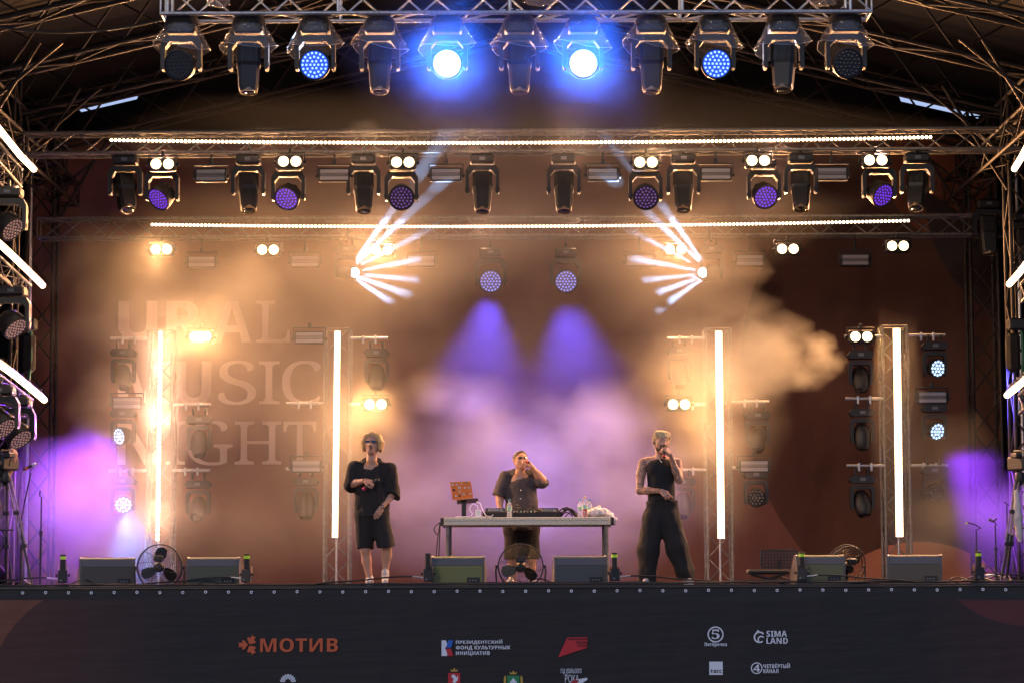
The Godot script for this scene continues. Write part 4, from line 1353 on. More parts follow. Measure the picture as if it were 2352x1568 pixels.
func make_wedges() -> void:
	var xs := [[183, 309], [428, 549], [990, 1113], [1273, 1395], [1830, 1943], [2040, 2165]]
	var told := ["beside the left fan, nearest the tall microphone stand", "right of the left fan, speckled back", "left of the middle fan with yellow green speckled back", "right of the middle fan, in front of the table's leg", "in front of the right fan, beside the music stand", "under the outer right light tube, rightmost of six"]
	var tint := [[0.2, 0.18, 0.16], [0.22, 0.24, 0.18], [0.42, 0.45, 0.18], [0.18, 0.2, 0.22], [0.34, 0.35, 0.19], [0.26, 0.22, 0.17]]
	for k in 6:
		var z := -0.28
		var a := at(xs[k][0], 1343, z)
		var b := at(xs[k][1], 1343, z)
		var w := b.x - a.x
		var turn := [0.22, 0.0, -0.05, 0.05, 0.06, -0.16][k] as float
		var o := thing("floor_monitor", "grey wedge monitor speaker %s" % told[k], "speaker", Vector3((a.x + b.x) * 0.5, DECK, z), "wedge monitors along the stage edge", turn)
		var side := [Vector2(0.0, 0.0), Vector2(0.03, 0.22), Vector2(-0.03, 0.325), Vector2(-0.08, 0.34), Vector2(-0.16, 0.34), Vector2(-0.46, 0.1), Vector2(-0.48, 0.0)]
		var body := grain(paint("monitor_back_%d" % k, tint[k][0], tint[k][1], tint[k][2], 0.8), 0.25, 0.35, 90 + k, 1.6, 2)
		var swing := Basis(Vector3(0, 0, 1), Vector3(0, 1, 0), Vector3(-1, 0, 0))
		part("cabinet", Shape.new().slab(side, w - 0.03, Transform3D(swing, Vector3.ZERO)), body, o)
		for s in [-1, 1]:
			var cap := []
			for p in side: cap.append(Vector2(p.x * 1.02 + 0.004, p.y * 1.015))
			part("end_cap", Shape.new().slab(cap, 0.026, Transform3D(swing, Vector3(s * (w * 0.5 - 0.013), 0, 0))), paint("monitor_cap", 0.1, 0.092, 0.088, 0.5) if not M.has("monitor_cap") else M.monitor_cap, o)
		part("upper_back", Shape.new().box(Vector3(0, 0.274, 0.0068), Vector3(w - 0.06, 0.098, 0.006), 0.002, Basis(Vector3.RIGHT, -0.52)), M.monitor_cap, o)
		part("connector_panel", Shape.new().box(Vector3(w * 0.5 - 0.13, 0.06, 0.012), Vector3(0.15, 0.07, 0.012), 0.003, Basis(Vector3.RIGHT, -0.13)), M.rubber, o)
		for q in 3: part("socket", Shape.new().tube(Vector3(w * 0.5 - 0.17 + q * 0.035, 0.06, 0.014), Vector3(w * 0.5 - 0.17 + q * 0.035, 0.06, 0.024), 0.011, 0.011, 10), M.grey_plastic, o)


func make_fans() -> void:
	var spots := [[366, 1302, 0.0, 0.0, -0.3, "blue lit floor fan between the two left monitor speakers"], [1196, 1300, 0.0, 0.16, -0.25, "floor fan in the middle of the stage edge, before the table"], [1942, 1301, 0.5, 0.3, -0.75, "floor fan tilted behind the monitor speaker on the right"]]
	for q in spots:
		var c := at(q[0], q[1], q[4])
		var o := thing("floor_fan", q[5], "fan", Vector3(c.x, DECK, q[4]), "floor fans along the stage edge", q[2])
		var r := 0.262
		var cy := c.y - DECK
		var tip := Transform3D(Basis(Vector3.RIGHT, q[3]), Vector3(0, cy, 0))
		var rim := Shape.new()
		for dz in [-0.05, 0.06]:
			var ring := []
			for k in 41: ring.append(tip * Vector3(cos(TAU * k / 40.0) * r, sin(TAU * k / 40.0) * r, dz * 0.6))
			rim.path(ring, 0.008, 6)
		part("rim", rim, M.black_metal, o)
		var cage := Shape.new()
		for dz in [-1, 1]:
			for n in 9:
				var rr := r * (n + 1.5) / 10.5
				var bow: float = dz * (0.035 + 0.07 * (1.0 - pow(rr / r, 2)))
				var ring := []
				for k in 33: ring.append(tip * Vector3(cos(TAU * k / 32.0) * rr, sin(TAU * k / 32.0) * rr, bow))
				cage.path(ring, 0.0016, 3)
			for n in 10:
				var spoke := []
				for k in 6:
					var rr := r * (0.25 + 0.75 * k / 5.0)
					var a := TAU * n / 10.0 + 0.5 * k / 5.0
					spoke.append(tip * Vector3(cos(a) * rr, sin(a) * rr, dz * (0.035 + 0.07 * (1.0 - pow(rr / r, 2)))))
				cage.path(spoke, 0.0022, 3)
		part("cage", cage, M.black_metal, o).set_meta("kind", "stuff")
		for n in 3:
			var a: float = TAU * n / 3.0 + q[0] * 0.01
			var outline := []
			for p in [Vector2(0.05, -0.02), Vector2(0.12, -0.075), Vector2(0.2, -0.09), Vector2(0.232, -0.04), Vector2(0.225, 0.03), Vector2(0.16, 0.06), Vector2(0.09, 0.05), Vector2(0.05, 0.02)]: outline.append(p)
			part("blade", Shape.new().slab(outline, 0.006), M.black_plastic, o, tip * Transform3D(Basis(Vector3.BACK, a) * Basis(Vector3.RIGHT, 0.4), Vector3.ZERO))
		part("motor", Shape.new().lathe([Vector2(0, -0.05), Vector2(0.05, -0.045), Vector2(0.062, 0.0), Vector2(0.062, 0.08), Vector2(0.045, 0.115), Vector2(0, 0.12)], 18, tip * Transform3D(TO_Z, Vector3.ZERO)), M.black_plastic, o)
		part("switch_box", Shape.new().box(tip * Vector3(0, 0.1, 0.11), Vector3(0.11, 0.075, 0.07), 0.015), M.black_plastic, o)
		part("bracket", Shape.new().path([Vector3(-r - 0.015, cy, 0), Vector3(-r - 0.03, cy - 0.05, 0), Vector3(-r - 0.02, 0.012, 0), Vector3(-r + 0.05, 0.012, 0), Vector3(r - 0.05, 0.012, 0), Vector3(r + 0.02, 0.012, 0), Vector3(r + 0.03, cy - 0.05, 0), Vector3(r + 0.015, cy, 0)], 0.011, 8), M.black_metal, o)
		for s in [-1, 1]: part("pivot_knob", Shape.new().tube(Vector3(s * r, cy, 0), Vector3(s * (r + 0.035), cy, 0), 0.016, 0.016, 10), M.black_plastic, o)


func make_jets() -> void:
	paint("lime_band", 0.45, 0.75, 0.02, 0.5)
	grain(paint("copper_bracket", 0.42, 0.25, 0.16, 0.4, 0.5), 0.04, 0.7, 95, 3.0)
	var xs := [143, 566, 983, 1412, 1843, 2250]
	for k in 6:
		var z := -0.14
		var p := at(xs[k], 1343, z)
		var o := thing("smoke_jet", "black smoke jet %s, %s from the left on the stage edge" % ["with plain barrel" if k == 2 else "with lime band", ORDER[k]], "smoke jet", Vector3(p.x, DECK, z), "smoke jets along the stage edge", [0.1, -0.2, 0.05, 0.2, -0.1, 0.15][k])
		part("barrel", Shape.new().lathe([Vector2(0.0, 0.16), Vector2(0.034, 0.16), Vector2(0.034, 0.372), Vector2(0.027, 0.374), Vector2(0.026, 0.3)], 16), M.rubber, o)
		if k != 2: part("band", Shape.new().lathe([Vector2(0.0348, 0.318), Vector2(0.0348, 0.352)], 16), M.lime_band, o)
		part("body", Shape.new().box(Vector3(0, 0.12, 0), Vector3(0.105, 0.15, 0.1), 0.008), M.black_plastic, o)
		for s in [-1, 1]:
			part("bracket", Shape.new().box(Vector3(s * 0.056, 0.17, -0.01), Vector3(0.006, 0.12, 0.06), 0.001), M.copper_bracket, o)
			part("pivot_knob", Shape.new().tube(Vector3(s * 0.055, 0.135, 0), Vector3(s * 0.085, 0.135, 0), 0.018, 0.016, 10), M.rubber, o)
		part("foot_plate", Shape.new().box(Vector3(0, 0.008, 0), Vector3(0.16, 0.012, 0.16), 0.002), M.black_metal, o)
		part("socket", Shape.new().tube(Vector3(-0.02, 0.075, 0.045), Vector3(-0.02, 0.075, 0.062), 0.013, 0.013, 10), M.grey_plastic, o)
		var s: int = [-1, -1, -1, 1, 1, 1][k]
		part("hose_fitting", Shape.new().tube(Vector3(s * 0.055, 0.09, 0.02), Vector3(s * 0.19, 0.105, 0.02), 0.012, 0.01, 10), M.aluminium, o)
		var hose := []
		for i in 15:
			var t := i / 14.0
			hose.append(Vector3(s * (0.18 + 1.15 * t), 0.105 - 0.09 * pow(t, 1.4) + 0.006 * sin(t * 9.0), 0.02 + 0.06 * t))
		part("hose", Shape.new().path(hose, 0.011, 6), M.rubber, o)


func mic_stand(called: String, label: String, u: float, z: float, vt: float, with_boom: Array, base_legs := true) -> Node3D:
	var p := at(u, 1343, z)
	var o := thing(called, label, "microphone stand", Vector3(p.x, DECK, z), "microphone stands")
	var y := at(u, vt, z).y - DECK
	part("pole", Shape.new().tube(Vector3(0, 0.03, 0), Vector3(0, y * 0.6, 0), 0.013, 0.013, 8), M.black_metal, o)
	part("pole", Shape.new().tube(Vector3(0, y * 0.58, 0), Vector3(0, y, 0), 0.009, 0.009, 8), M.black_metal, o)
	part("clutch", Shape.new().tube(Vector3(0, y * 0.56, 0), Vector3(0, y * 0.62, 0), 0.02, 0.02, 10), M.black_plastic, o)
	if base_legs:
		for k in 3:
			var a := TAU * k / 3.0 + u
			part("leg", Shape.new().tube(Vector3(0, 0.1, 0), Vector3(cos(a) * 0.28, 0.012, sin(a) * 0.28), 0.01, 0.01, 7), M.black_metal, o)
	else:
		part("base_disc", Shape.new().lathe([Vector2(0, 0), Vector2(0.13, 0.0), Vector2(0.13, 0.015), Vector2(0.03, 0.03), Vector2(0, 0.03)], 20), M.black_metal, o)
	if with_boom:
		var pts := []
		for b in with_boom: pts.append(at(b[0], b[1], z + b[2]) - o.position)
		part("boom", Shape.new().path(pts, 0.009, 6), M.black_metal, o)
	return o


func make_stands() -> void:
	mic_stand("microphone_stand", "thin black microphone stand with a clip, left of the first smoke jet", 91, -0.6, 1140, [[91, 1140, 0], [90, 1132, 0.01], [92, 1126, 0.02]], false)
	var s0 := mic_stand("microphone_stand", "boom stand holding a microphone beside the video tripod", 47, -0.9, 1200, [[44, 1210, 0], [56, 1150, 0.02], [70, 1085, 0.05]])
	var a := at(52, 1079, -0.85)
	var b := at(84, 1063, -0.85)
	var m := thing("microphone", "silver topped microphone with orange ring on the boom stand", "microphone", a, "stand microphones")
	var d := (b - a).normalized()
	var x := d.cross(Vector3.BACK).normalized()
	var t := Transform3D(Basis(x, d, x.cross(d)), Vector3.ZERO)
	part("handle", Shape.new().lathe([Vector2(0, 0), Vector2(0.012, 0.0), Vector2(0.018, 0.12), Vector2(0, 0.12)], 12, t), M.rubber, m)
	part("ring", Shape.new().lathe([Vector2(0.0155, 0.03), Vector2(0.019, 0.03), Vector2(0.019, 0.065), Vector2(0.0165, 0.065)], 12, t), M.laptop_orange, m)
	part("grille", Shape.new().lathe([Vector2(0.0, 0.12), Vector2(0.02, 0.12), Vector2(0.026, 0.145), Vector2(0.02, 0.168), Vector2(0, 0.175)], 12, t), M.aluminium, m)
	var wire := []
	for k in 9: wire.append(Vector3(-0.02 - 0.03 * sin(k * 0.39), -0.02 - 0.13 * k, 0.01 * k))
	part("cable", Shape.new().path(wire, 0.005, 5), M.rubber, m)
	var s1 := mic_stand("microphone_stand", "bent microphone stand with lime tipped clip behind the last smoke jet", 2246, -0.9, 1215, [[2246, 1215, 0], [2254, 1212, 0.01], [2240, 1204, 0.03], [2222, 1199, 0.05]])
	part("clip", Shape.new().box(at(2221, 1201, -0.85) - s1.position, Vector3(0.02, 0.03, 0.03), 0.004), M.lime_band, s1)
	var s2 := mic_stand("microphone_stand", "dark microphone stand with open clip, last one on the right", 2290, -1.6, 1205, [[2290, 1205, 0], [2284, 1196, 0.02], [2273, 1190, 0.03]])
	part("clip", Shape.new().path([at(2290, 1190, -1.55) - s2.position, at(2282, 1198, -1.55) - s2.position, at(2272, 1193, -1.55) - s2.position], 0.012, 6), M.black_plastic, s2)
	mic_stand("microphone_stand", "tall dark stand leaning at the right edge beside the video tripod", 2318, -2.2, 1160, [[2318, 1160, 0], [2308, 1152, 0.02]])
	# music stand and a low black bench
	var p := at(1792, 1343, -1.4)
	var o := thing("music_stand", "black perforated music stand beside the right monitor speaker", "music stand", Vector3(p.x, DECK, -1.4))
	part("pole", Shape.new().tube(Vector3(0, 0.05, 0), Vector3(0, 0.3, 0), 0.014, 0.014, 8), M.black_metal, o)
	for k in 3:
		var an := TAU * k / 3.0 + 0.4
		part("leg", Shape.new().tube(Vector3(0, 0.1, 0), Vector3(cos(an) * 0.24, 0.01, sin(an) * 0.24), 0.01, 0.01, 7), M.black_metal, o)
	var desk := Shape.new()
	for i in 12: desk.box(Vector3(-0.21 + i * 0.038, 0.31, -0.02), Vector3(0.016, 0.2, 0.004), 0.0)
	for i in 6: desk.box(Vector3(0, 0.215 + i * 0.037, -0.02), Vector3(0.44, 0.014, 0.0046), 0.0)
	part("desk", desk, M.black_metal, o)
	part("desk_frame", Shape.new().path([Vector3(-0.225, 0.205, -0.02), Vector3(-0.225, 0.4, -0.02), Vector3(-0.2, 0.42, -0.02), Vector3(0.2, 0.42, -0.02), Vector3(0.225, 0.4, -0.02), Vector3(0.225, 0.205, -0.02), Vector3(-0.225, 0.205, -0.02)], 0.008, 6), M.black_metal, o)
	part("ledge", Shape.new().box(Vector3(0, 0.2, 0.02), Vector3(0.47, 0.012, 0.09), 0.002), M.black_metal, o)
	p = at(1765, 1343, -1.0)
	o = thing("keyboard_bench", "low black bench in front of the music stand", "bench", Vector3(p.x, DECK, -1.0))
	part("seat", Shape.new().box(Vector3(0, 0.15, 0), Vector3(0.5, 0.06, 0.3), 0.02), M.rubber, o)
	for sx in [-1, 1]:
		part("leg", Shape.new().path([Vector3(sx * 0.2, 0.12, -0.12), Vector3(-sx * 0.2, 0.012, -0.12)], 0.012, 6), M.black_metal, o)
		part("leg", Shape.new().path([Vector3(sx * 0.2, 0.12, 0.12), Vector3(-sx * 0.2, 0.012, 0.12)], 0.012, 6), M.black_metal, o)
	make_camera_post(-1)
	make_camera_post(1)


func make_camera_post(s: int) -> void:
	# a video camera on its tripod, cut by the edge of the picture
	var u: float = 8 if s < 0 else 2350
	var z := -0.55 if s < 0 else -1.2
	var side: String = "left" if s < 0 else "right"
	var p := at(u, 1343, z)
	var o := thing("video_tripod", "tall video tripod at the %s edge of the stage" % side, "tripod", Vector3(p.x, DECK, z), "video tripods")
	var top := at(u, 1096, z).y - DECK
	for k in 3:
		var a: float = [0.5, 2.6, 4.6][k] if s < 0 else [0.6, 2.4, 4.4][k]
		var foot := Vector3(cos(a) * 0.42, 0.015, sin(a) * 0.36)
		var head := Vector3(cos(a) * 0.06, top - 0.05, sin(a) * 0.06)
		for e in [-0.022, 0.022]:
			part("leg", Shape.new().tube(head.lerp(foot, 0.62) + Vector3(e, 0, 0), head + Vector3(e, 0, 0), 0.011, 0.011, 8), M.dull_aluminium, o)
		part("lower_leg", Shape.new().tube(foot, head.lerp(foot, 0.52), 0.014, 0.014, 8), M.black_metal, o)
		for f in [0.3, 0.62]: part("leg_clamp", Shape.new().box(head.lerp(foot, f), Vector3(0.075, 0.05, 0.05), 0.01), M.black_plastic, o)
	part("bowl", Shape.new().lathe([Vector2(0, top - 0.1), Vector2(0.05, top - 0.08), Vector2(0.07, top - 0.03), Vector2(0.05, top + 0.06), Vector2(0, top + 0.07)], 16), M.black_plastic, o)
	part("spreader", Shape.new().path([Vector3(0.12, top * 0.52, 0.08), Vector3(-0.12, top * 0.52, 0.05), Vector3(0, top * 0.52, -0.12), Vector3(0.12, top * 0.52, 0.08)], 0.009, 5), M.black_metal, o)
	var c := thing("video_camera", "black video camera on the tripod at the %s edge" % side, "camera", o.position + Vector3(0, top + 0.07, 0), "video cameras", 0.5 * s)
	part("body", Shape.new().box(Vector3(0, 0.1, -0.02), Vector3(0.13, 0.17, 0.3), 0.02), M.black_plastic, c)
	part("lens", Shape.new().lathe([Vector2(0.0, 0.0), Vector2(0.05, 0.0), Vector2(0.055, 0.14), Vector2(0.045, 0.14), Vector2(0.0, 0.12)], 18, Transform3D(TO_Z, Vector3(0, 0.1, 0.13))), M.black_plastic, c)
	part("viewfinder", Shape.new().box(Vector3(-s * 0.1, 0.19, 0.06), Vector3(0.1, 0.06, 0.12), 0.012), M.black_metal, c)
	part("handle", Shape.new().path([Vector3(0, 0.19, -0.12), Vector3(0, 0.25, -0.1), Vector3(0, 0.25, 0.08), Vector3(0, 0.19, 0.1)], 0.014, 6), M.black_metal, c)
	part("cable_loop", Shape.new().path([Vector3(0.05, 0.05, 0), Vector3(0.1, 0.12, 0.05), Vector3(0.12, 0.2, 0.02), Vector3(0.07, 0.23, -0.05)], 0.006, 5), M.rubber, c)
	if s > 0:
		var cl := thing("hanging_sleeve", "pale cloth sleeve hanging from the tripod at the right edge", "cloth", at(2337, 1130, z + 0.1))
		part("cloth", swollen([[Vector3(0, 0, 0), 0.03, Vector3(0.0, -0.3, 0), 0.055], [Vector3(0, -0.3, 0), 0.055, Vector3(0.01, -0.5, 0), 0.04], [Vector3(0.01, -0.5, 0), 0.04, Vector3(0.02, -0.58, 0), 0.025]], 0.012, 0.02, [], 0.012, 12.0, 97), M.white_cotton if M.has("white_cotton") else paint("pale_cloth", 0.5, 0.46, 0.45, 0.8), cl)


func make_cables() -> void:
	for k in 5:
		var z := -0.03 - 0.028 * k
		var line := []
		var n := FastNoiseLite.new()
		n.seed = 200 + k
		n.frequency = 0.5
		var a := [-6.4, -6.2, -1.2, -0.4, 2.2][k] as float
		var b := [2.4, -0.9, 6.3, 6.2, 6.4][k] as float
		for i in 60:
			var x := lerpf(a, b, i / 59.0)
			line.append(Vector3(x, DECK + 0.014 + 0.02 * maxf(0.0, n.get_noise_2d(x * 2.0, 3.0)) + 0.004 * k, z + 0.01 * n.get_noise_2d(x, 9.0)))
		tag(part("stage_cable", Shape.new().path(line, 0.011, 6), M.rubber, self), "black cable lying along the stage edge, %s" % ["long one towards the left", "one among the left monitors", "long one from the middle to the right", "one passing before the table", "one before the right monitors"][k], "cable", "cables along the stage edge")
	for k in 10:
		var u: float = [60, 190, 480, 640, 1130, 1240, 1500, 1700, 1990, 2200][k]
		var p := at(u, 1343, -0.18)
		var line := []
		for i in 13:
			var t := i / 12.0
			line.append(Vector3(p.x - 0.16 + 0.32 * t, DECK + 0.01 + 0.075 * sin(PI * t) * (0.5 + 0.5 * sin(u)), -0.18 + 0.05 * sin(t * 7.0 + u)))
		tag(part("cable_loop", Shape.new().path(line, 0.008, 5), M.rubber, self), "short loop of black cable on the stage edge %s" % ["beside the video tripod", "left of the first monitor", "before the second monitor", "right of the second monitor", "left of the middle fan", "right of the middle fan", "before the singer's feet", "left of the music stand", "right of the right fan", "behind the last monitor"][k], "cable", "loops of cable on the stage edge")


# ---------------------------------------------------------------- people

func swell(st: SurfaceTool, bones: Array, cell: float, blend: float, holes := [], rough := 0.0, freq := 8.0, seed_ := 1) -> void:
	# a smooth skin round tapered bones [from, radius, to, radius, depth squash, [cut planes as [point, outward]]], meshed as surface nets
	var lo := Vector3.INF
	var hi := -Vector3.INF
	for b in bones:
		var r: float = maxf(b[1], b[3]) + blend + cell * 3.0
		for p in [b[0], b[2]]:
			lo = lo.min(p - Vector3.ONE * r)
			hi = hi.max(p + Vector3.ONE * r)
	var nx := int((hi.x - lo.x) / cell) + 2
	var ny := int((hi.y - lo.y) / cell) + 2
	var nz := int((hi.z - lo.z) / cell) + 2
	var field := PackedFloat32Array()
	field.resize(nx * ny * nz)
	field.fill(1.0)
	for pass_ in 2:
		for b in (bones if pass_ == 0 else holes):
			var a: Vector3 = b[0]
			var c: Vector3 = b[2]
			var ra: float = b[1]
			var rc: float = b[3]
			var q: float = b[4] if b.size() > 4 else 1.0
			var cuts: Array = b[5] if b.size() > 5 else []
			var mid_z := (a.z + c.z) * 0.5
			var r: float = maxf(ra, rc) + blend + cell * 2.0
			var l := ((a.min(c) - Vector3.ONE * r - lo) / cell).floor()
			var h := ((a.max(c) + Vector3.ONE * r - lo) / cell).ceil()
			var ba := c - a
			if q != 1.0: ba.z /= q
			var bb := maxf(ba.dot(ba), 1e-9)
			for k in range(maxi(0, int(l.z)), mini(nz, int(h.z) + 1)):
				for j in range(maxi(0, int(l.y)), mini(ny, int(h.y) + 1)):
					var row := (k * ny + j) * nx
					for i in range(maxi(0, int(l.x)), mini(nx, int(h.x) + 1)):
						var p := lo + Vector3(i, j, k) * cell
						var pa := p - a
						if q != 1.0: pa.z = (p.z - mid_z) / q - (a.z - mid_z) / q
						var t := clampf(pa.dot(ba) / bb, 0.0, 1.0)
						var d := (pa - ba * t).length() - lerpf(ra, rc, t)
						for cut in cuts:
							d = maxf(d, (p - cut[0]).dot(cut[1]))
						var e := field[row + i]
						if pass_ == 1:
							field[row + i] = maxf(e, -d)
							continue
						var s := maxf(blend - absf(e - d), 0.0) / blend
						field[row + i] = minf(e, d) - s * s * blend * 0.25
	if rough > 0.0:
		var n := FastNoiseLite.new()
		n.seed = seed_
		n.frequency = freq
		n.fractal_octaves = 2
		for k in nz:
			for j in ny:
				for i in nx:
					var e := field[(k * ny + j) * nx + i]
					if absf(e) < rough * 2.0 + cell * 2.0:
						var p := lo + Vector3(i, j, k) * cell
						field[(k * ny + j) * nx + i] = e + rough * n.get_noise_3d(p.x, p.y * 0.55, p.z)
	var at_cell := PackedInt32Array()
	at_cell.resize(nx * ny * nz)
	at_cell.fill(-1)
	var spots := PackedVector3Array()
	var corner := [0, 1, nx, nx + 1, nx * ny, nx * ny + 1, nx * ny + nx, nx * ny + nx + 1]
	var where := [Vector3(0, 0, 0), Vector3(1, 0, 0), Vector3(0, 1, 0), Vector3(1, 1, 0), Vector3(0, 0, 1), Vector3(1, 0, 1), Vector3(0, 1, 1), Vector3(1, 1, 1)]
	var edges := [[0, 1], [2, 3], [4, 5], [6, 7], [0, 2], [1, 3], [4, 6], [5, 7], [0, 4], [1, 5], [2, 6], [3, 7]]
	for k in nz - 1:
		for j in ny - 1:
			for i in nx - 1:
				var o := (k * ny + j) * nx + i
				var f0 := field[o]
				if absf(f0) > cell * 2.6: continue
				var inside := 0
				for c in corner:
					if field[o + c] < 0.0: inside += 1
				if inside == 0 or inside == 8: continue
				var sum := Vector3.ZERO
				var n := 0
				for e in edges:
					var g0 := field[o + corner[e[0]]]
					var g1 := field[o + corner[e[1]]]
					if (g0 < 0.0) != (g1 < 0.0):
						sum += where[e[0]].lerp(where[e[1]], g0 / (g0 - g1))
						n += 1
				at_cell[o] = spots.size()
				spots.append(lo + (Vector3(i, j, k) + sum / n) * cell)
	# normals from the field
	var normals := PackedVector3Array()
	normals.resize(spots.size())
	var quads := PackedInt32Array()
	var step := [1, nx, nx * ny]
	for k in range(1, nz - 1):
		for j in range(1, ny - 1):
			for i in range(1, nx - 1):
				var o := (k * ny + j) * nx + i
				var f0 := field[o]
				if absf(f0) > cell * 2.6: continue
				for ax in 3:
					var f1 := field[o + step[ax]]
					if (f0 < 0.0) == (f1 < 0.0): continue
					var s1: int = step[(ax + 1) % 3]
					var s2: int = step[(ax + 2) % 3]
					var q := [at_cell[o], at_cell[o - s1], at_cell[o - s1 - s2], at_cell[o - s2]]
					if q.min() < 0: continue
					if f0 >= 0.0: q.reverse()
					for w in q: quads.append(w)
	for m in range(0, quads.size(), 4):
		var n := (spots[quads[m + 1]] - spots[quads[m]]).cross(spots[quads[m + 2]] - spots[quads[m]]) + (spots[quads[m + 2]] - spots[quads[m]]).cross(spots[quads[m + 3]] - spots[quads[m]])
		for w in 4: normals[quads[m + w]] += n
	for m in range(0, quads.size(), 4):
		for w in [0, 2, 1, 0, 3, 2]:
			var id := quads[m + w]
			st.set_normal(normals[id].normalized())
			st.add_vertex(spots[id])


func swollen(bones: Array, cell: float, blend: float, holes := [], rough := 0.0, freq := 8.0, seed_ := 1) -> Mesh:
	var st := SurfaceTool.new()
	st.begin(Mesh.PRIMITIVE_TRIANGLES)
	swell(st, bones, cell, blend, holes, rough, freq, seed_)
	return st.commit()


func moved(bones: Array, x: Transform3D) -> Array:
	var out := []
	for b in bones:
		var c: Array = b.duplicate()
		c[0] = x * b[0]
		c[2] = x * b[2]
		if c.size() > 5:
			var cuts := []
			for q in c[5]: cuts.append([x * q[0], x.basis * q[1]])
			c[5] = cuts
		out.append(c)
	return out


func head_bones(jaw_open := 0.0) -> Array:
	# face towards +z, middle of the head at the origin, crown at +0.12
	var b := [
		[Vector3(0, 0.032, -0.035), 0.088, Vector3(0, 0.035, 0.008), 0.086],
		[Vector3(0, -0.01, 0.03), 0.068, Vector3(0, -0.05 - jaw_open, 0.042), 0.052],
		[Vector3(0, 0.03, 0.055), 0.045, Vector3(0, 0.012, 0.062), 0.042],
		[Vector3(0, -0.085 - jaw_open, 0.058), 0.026, Vector3(0, -0.095 - jaw_open, 0.05), 0.027],
		[Vector3(0, 0.008, 0.098), 0.009, Vector3(0, -0.03, 0.113), 0.0145],
		[Vector3(0, -0.06, -0.02), 0.056, Vector3(0, -0.19, -0.04), 0.06],
	]
	for s in [-1, 1]:
		b.append([Vector3(s * 0.036, -0.022, 0.05), 0.036, Vector3(s * 0.042, -0.045, 0.035), 0.034])
		b.append([Vector3(s * 0.056, -0.06, -0.005), 0.028, Vector3(s * 0.018, -0.094 - jaw_open, 0.05), 0.024])
		b.append([Vector3(s * 0.084, -0.03, -0.012), 0.01, Vector3(s * 0.09, 0.008, -0.02), 0.016])
		b.append([Vector3(s * 0.014, 0.024, 0.096), 0.011, Vector3(s * 0.045, 0.026, 0.082), 0.01])
		b.append([Vector3(s * 0.012, -0.034, 0.1), 0.01, Vector3(s * 0.016, -0.034, 0.095), 0.01])
	return b


func hand_bones(x: Transform3D, thumb: float, curl: float, point := false, spread := 0.0) -> Array:
	# wrist at the origin, fingers along +y, palm towards +z; the thumb leaves on the side thumb (-1 or 1)
	var b := []
	var lens := [0.072, 0.08, 0.074, 0.058]
	for f in 4:
		var px: float = thumb * (0.03 - f * 0.0195)
		var root := Vector3(px, 0.088 - absf(f - 1.0) * 0.004, 0)
		b.append([Vector3(px * 0.55, 0.005, 0), 0.017, root, 0.0145])
		var bend := 0.0
		var p := root
		var c := curl
		if point and f == 0: c = 0.12
		for k in 3:
			bend += c * [0.8, 1.1, 0.7][k]
			var side := thumb * (1.5 - f) * spread
			var d := Vector3(sin(side), cos(bend) * cos(side), sin(bend))
			var q: Vector3 = p + d * (lens[f] * [0.46, 0.31, 0.23][k])
			b.append([p, 0.0098 - k * 0.0008, q, 0.009 - k * 0.0008])
			p = q
	var t0 := Vector3(thumb * 0.024, 0.02, 0.004)
	var t1 := Vector3(thumb * 0.05, 0.056, 0.018)
	var t2 := Vector3(thumb * 0.044, 0.088, 0.034 + curl * 0.01)
	var t3 := Vector3(thumb * 0.03, 0.108, 0.044 + curl * 0.012)
	b.append([t0, 0.017, t1, 0.013])
	b.append([t1, 0.0118, t2, 0.0108])
	b.append([t2, 0.0105, t3, 0.009])
	return moved(b, x)


func aimed(from: Vector3, to: Vector3, palm: Vector3) -> Transform3D:
	var y := (to - from).normalized()
	var z := (palm - y * palm.dot(y)).normalized()
	return Transform3D(Basis(y.cross(z), y, z), from)


func shoe(o: Node3D, heel: Vector3, toe: Vector3, upper: Material, sole: Material) -> void:
	var d := (toe - heel).normalized()
	var flat := Vector3(d.x, 0, d.z).normalized()
	var up := Vector3.UP
	var low := [[heel + up * 0.012, 0.03, toe + up * 0.012, 0.036, 1.0, [[heel + up * 0.0, Vector3.DOWN], [heel.lerp(toe, 0.5) + up * 0.03, up]]]]
	part("shoe", swollen([[heel + up * 0.045, 0.04, heel + flat * 0.09 + up * 0.045, 0.042], [heel + flat * 0.06 + up * 0.05, 0.042, toe + up * 0.036, 0.036], [heel + up * 0.05 + flat * 0.02, 0.04, heel + up * 0.1 + flat * 0.025, 0.046, 1.0, [[heel + up * 0.105, up]]], [heel + flat * 0.1 + up * 0.07, 0.03, heel + flat * 0.07 + up * 0.105, 0.03]], 0.008, 0.02, [], 0.004, 22.0, 5), upper, o)
	part("shoe_sole", swollen(low, 0.008, 0.01), sole, o)


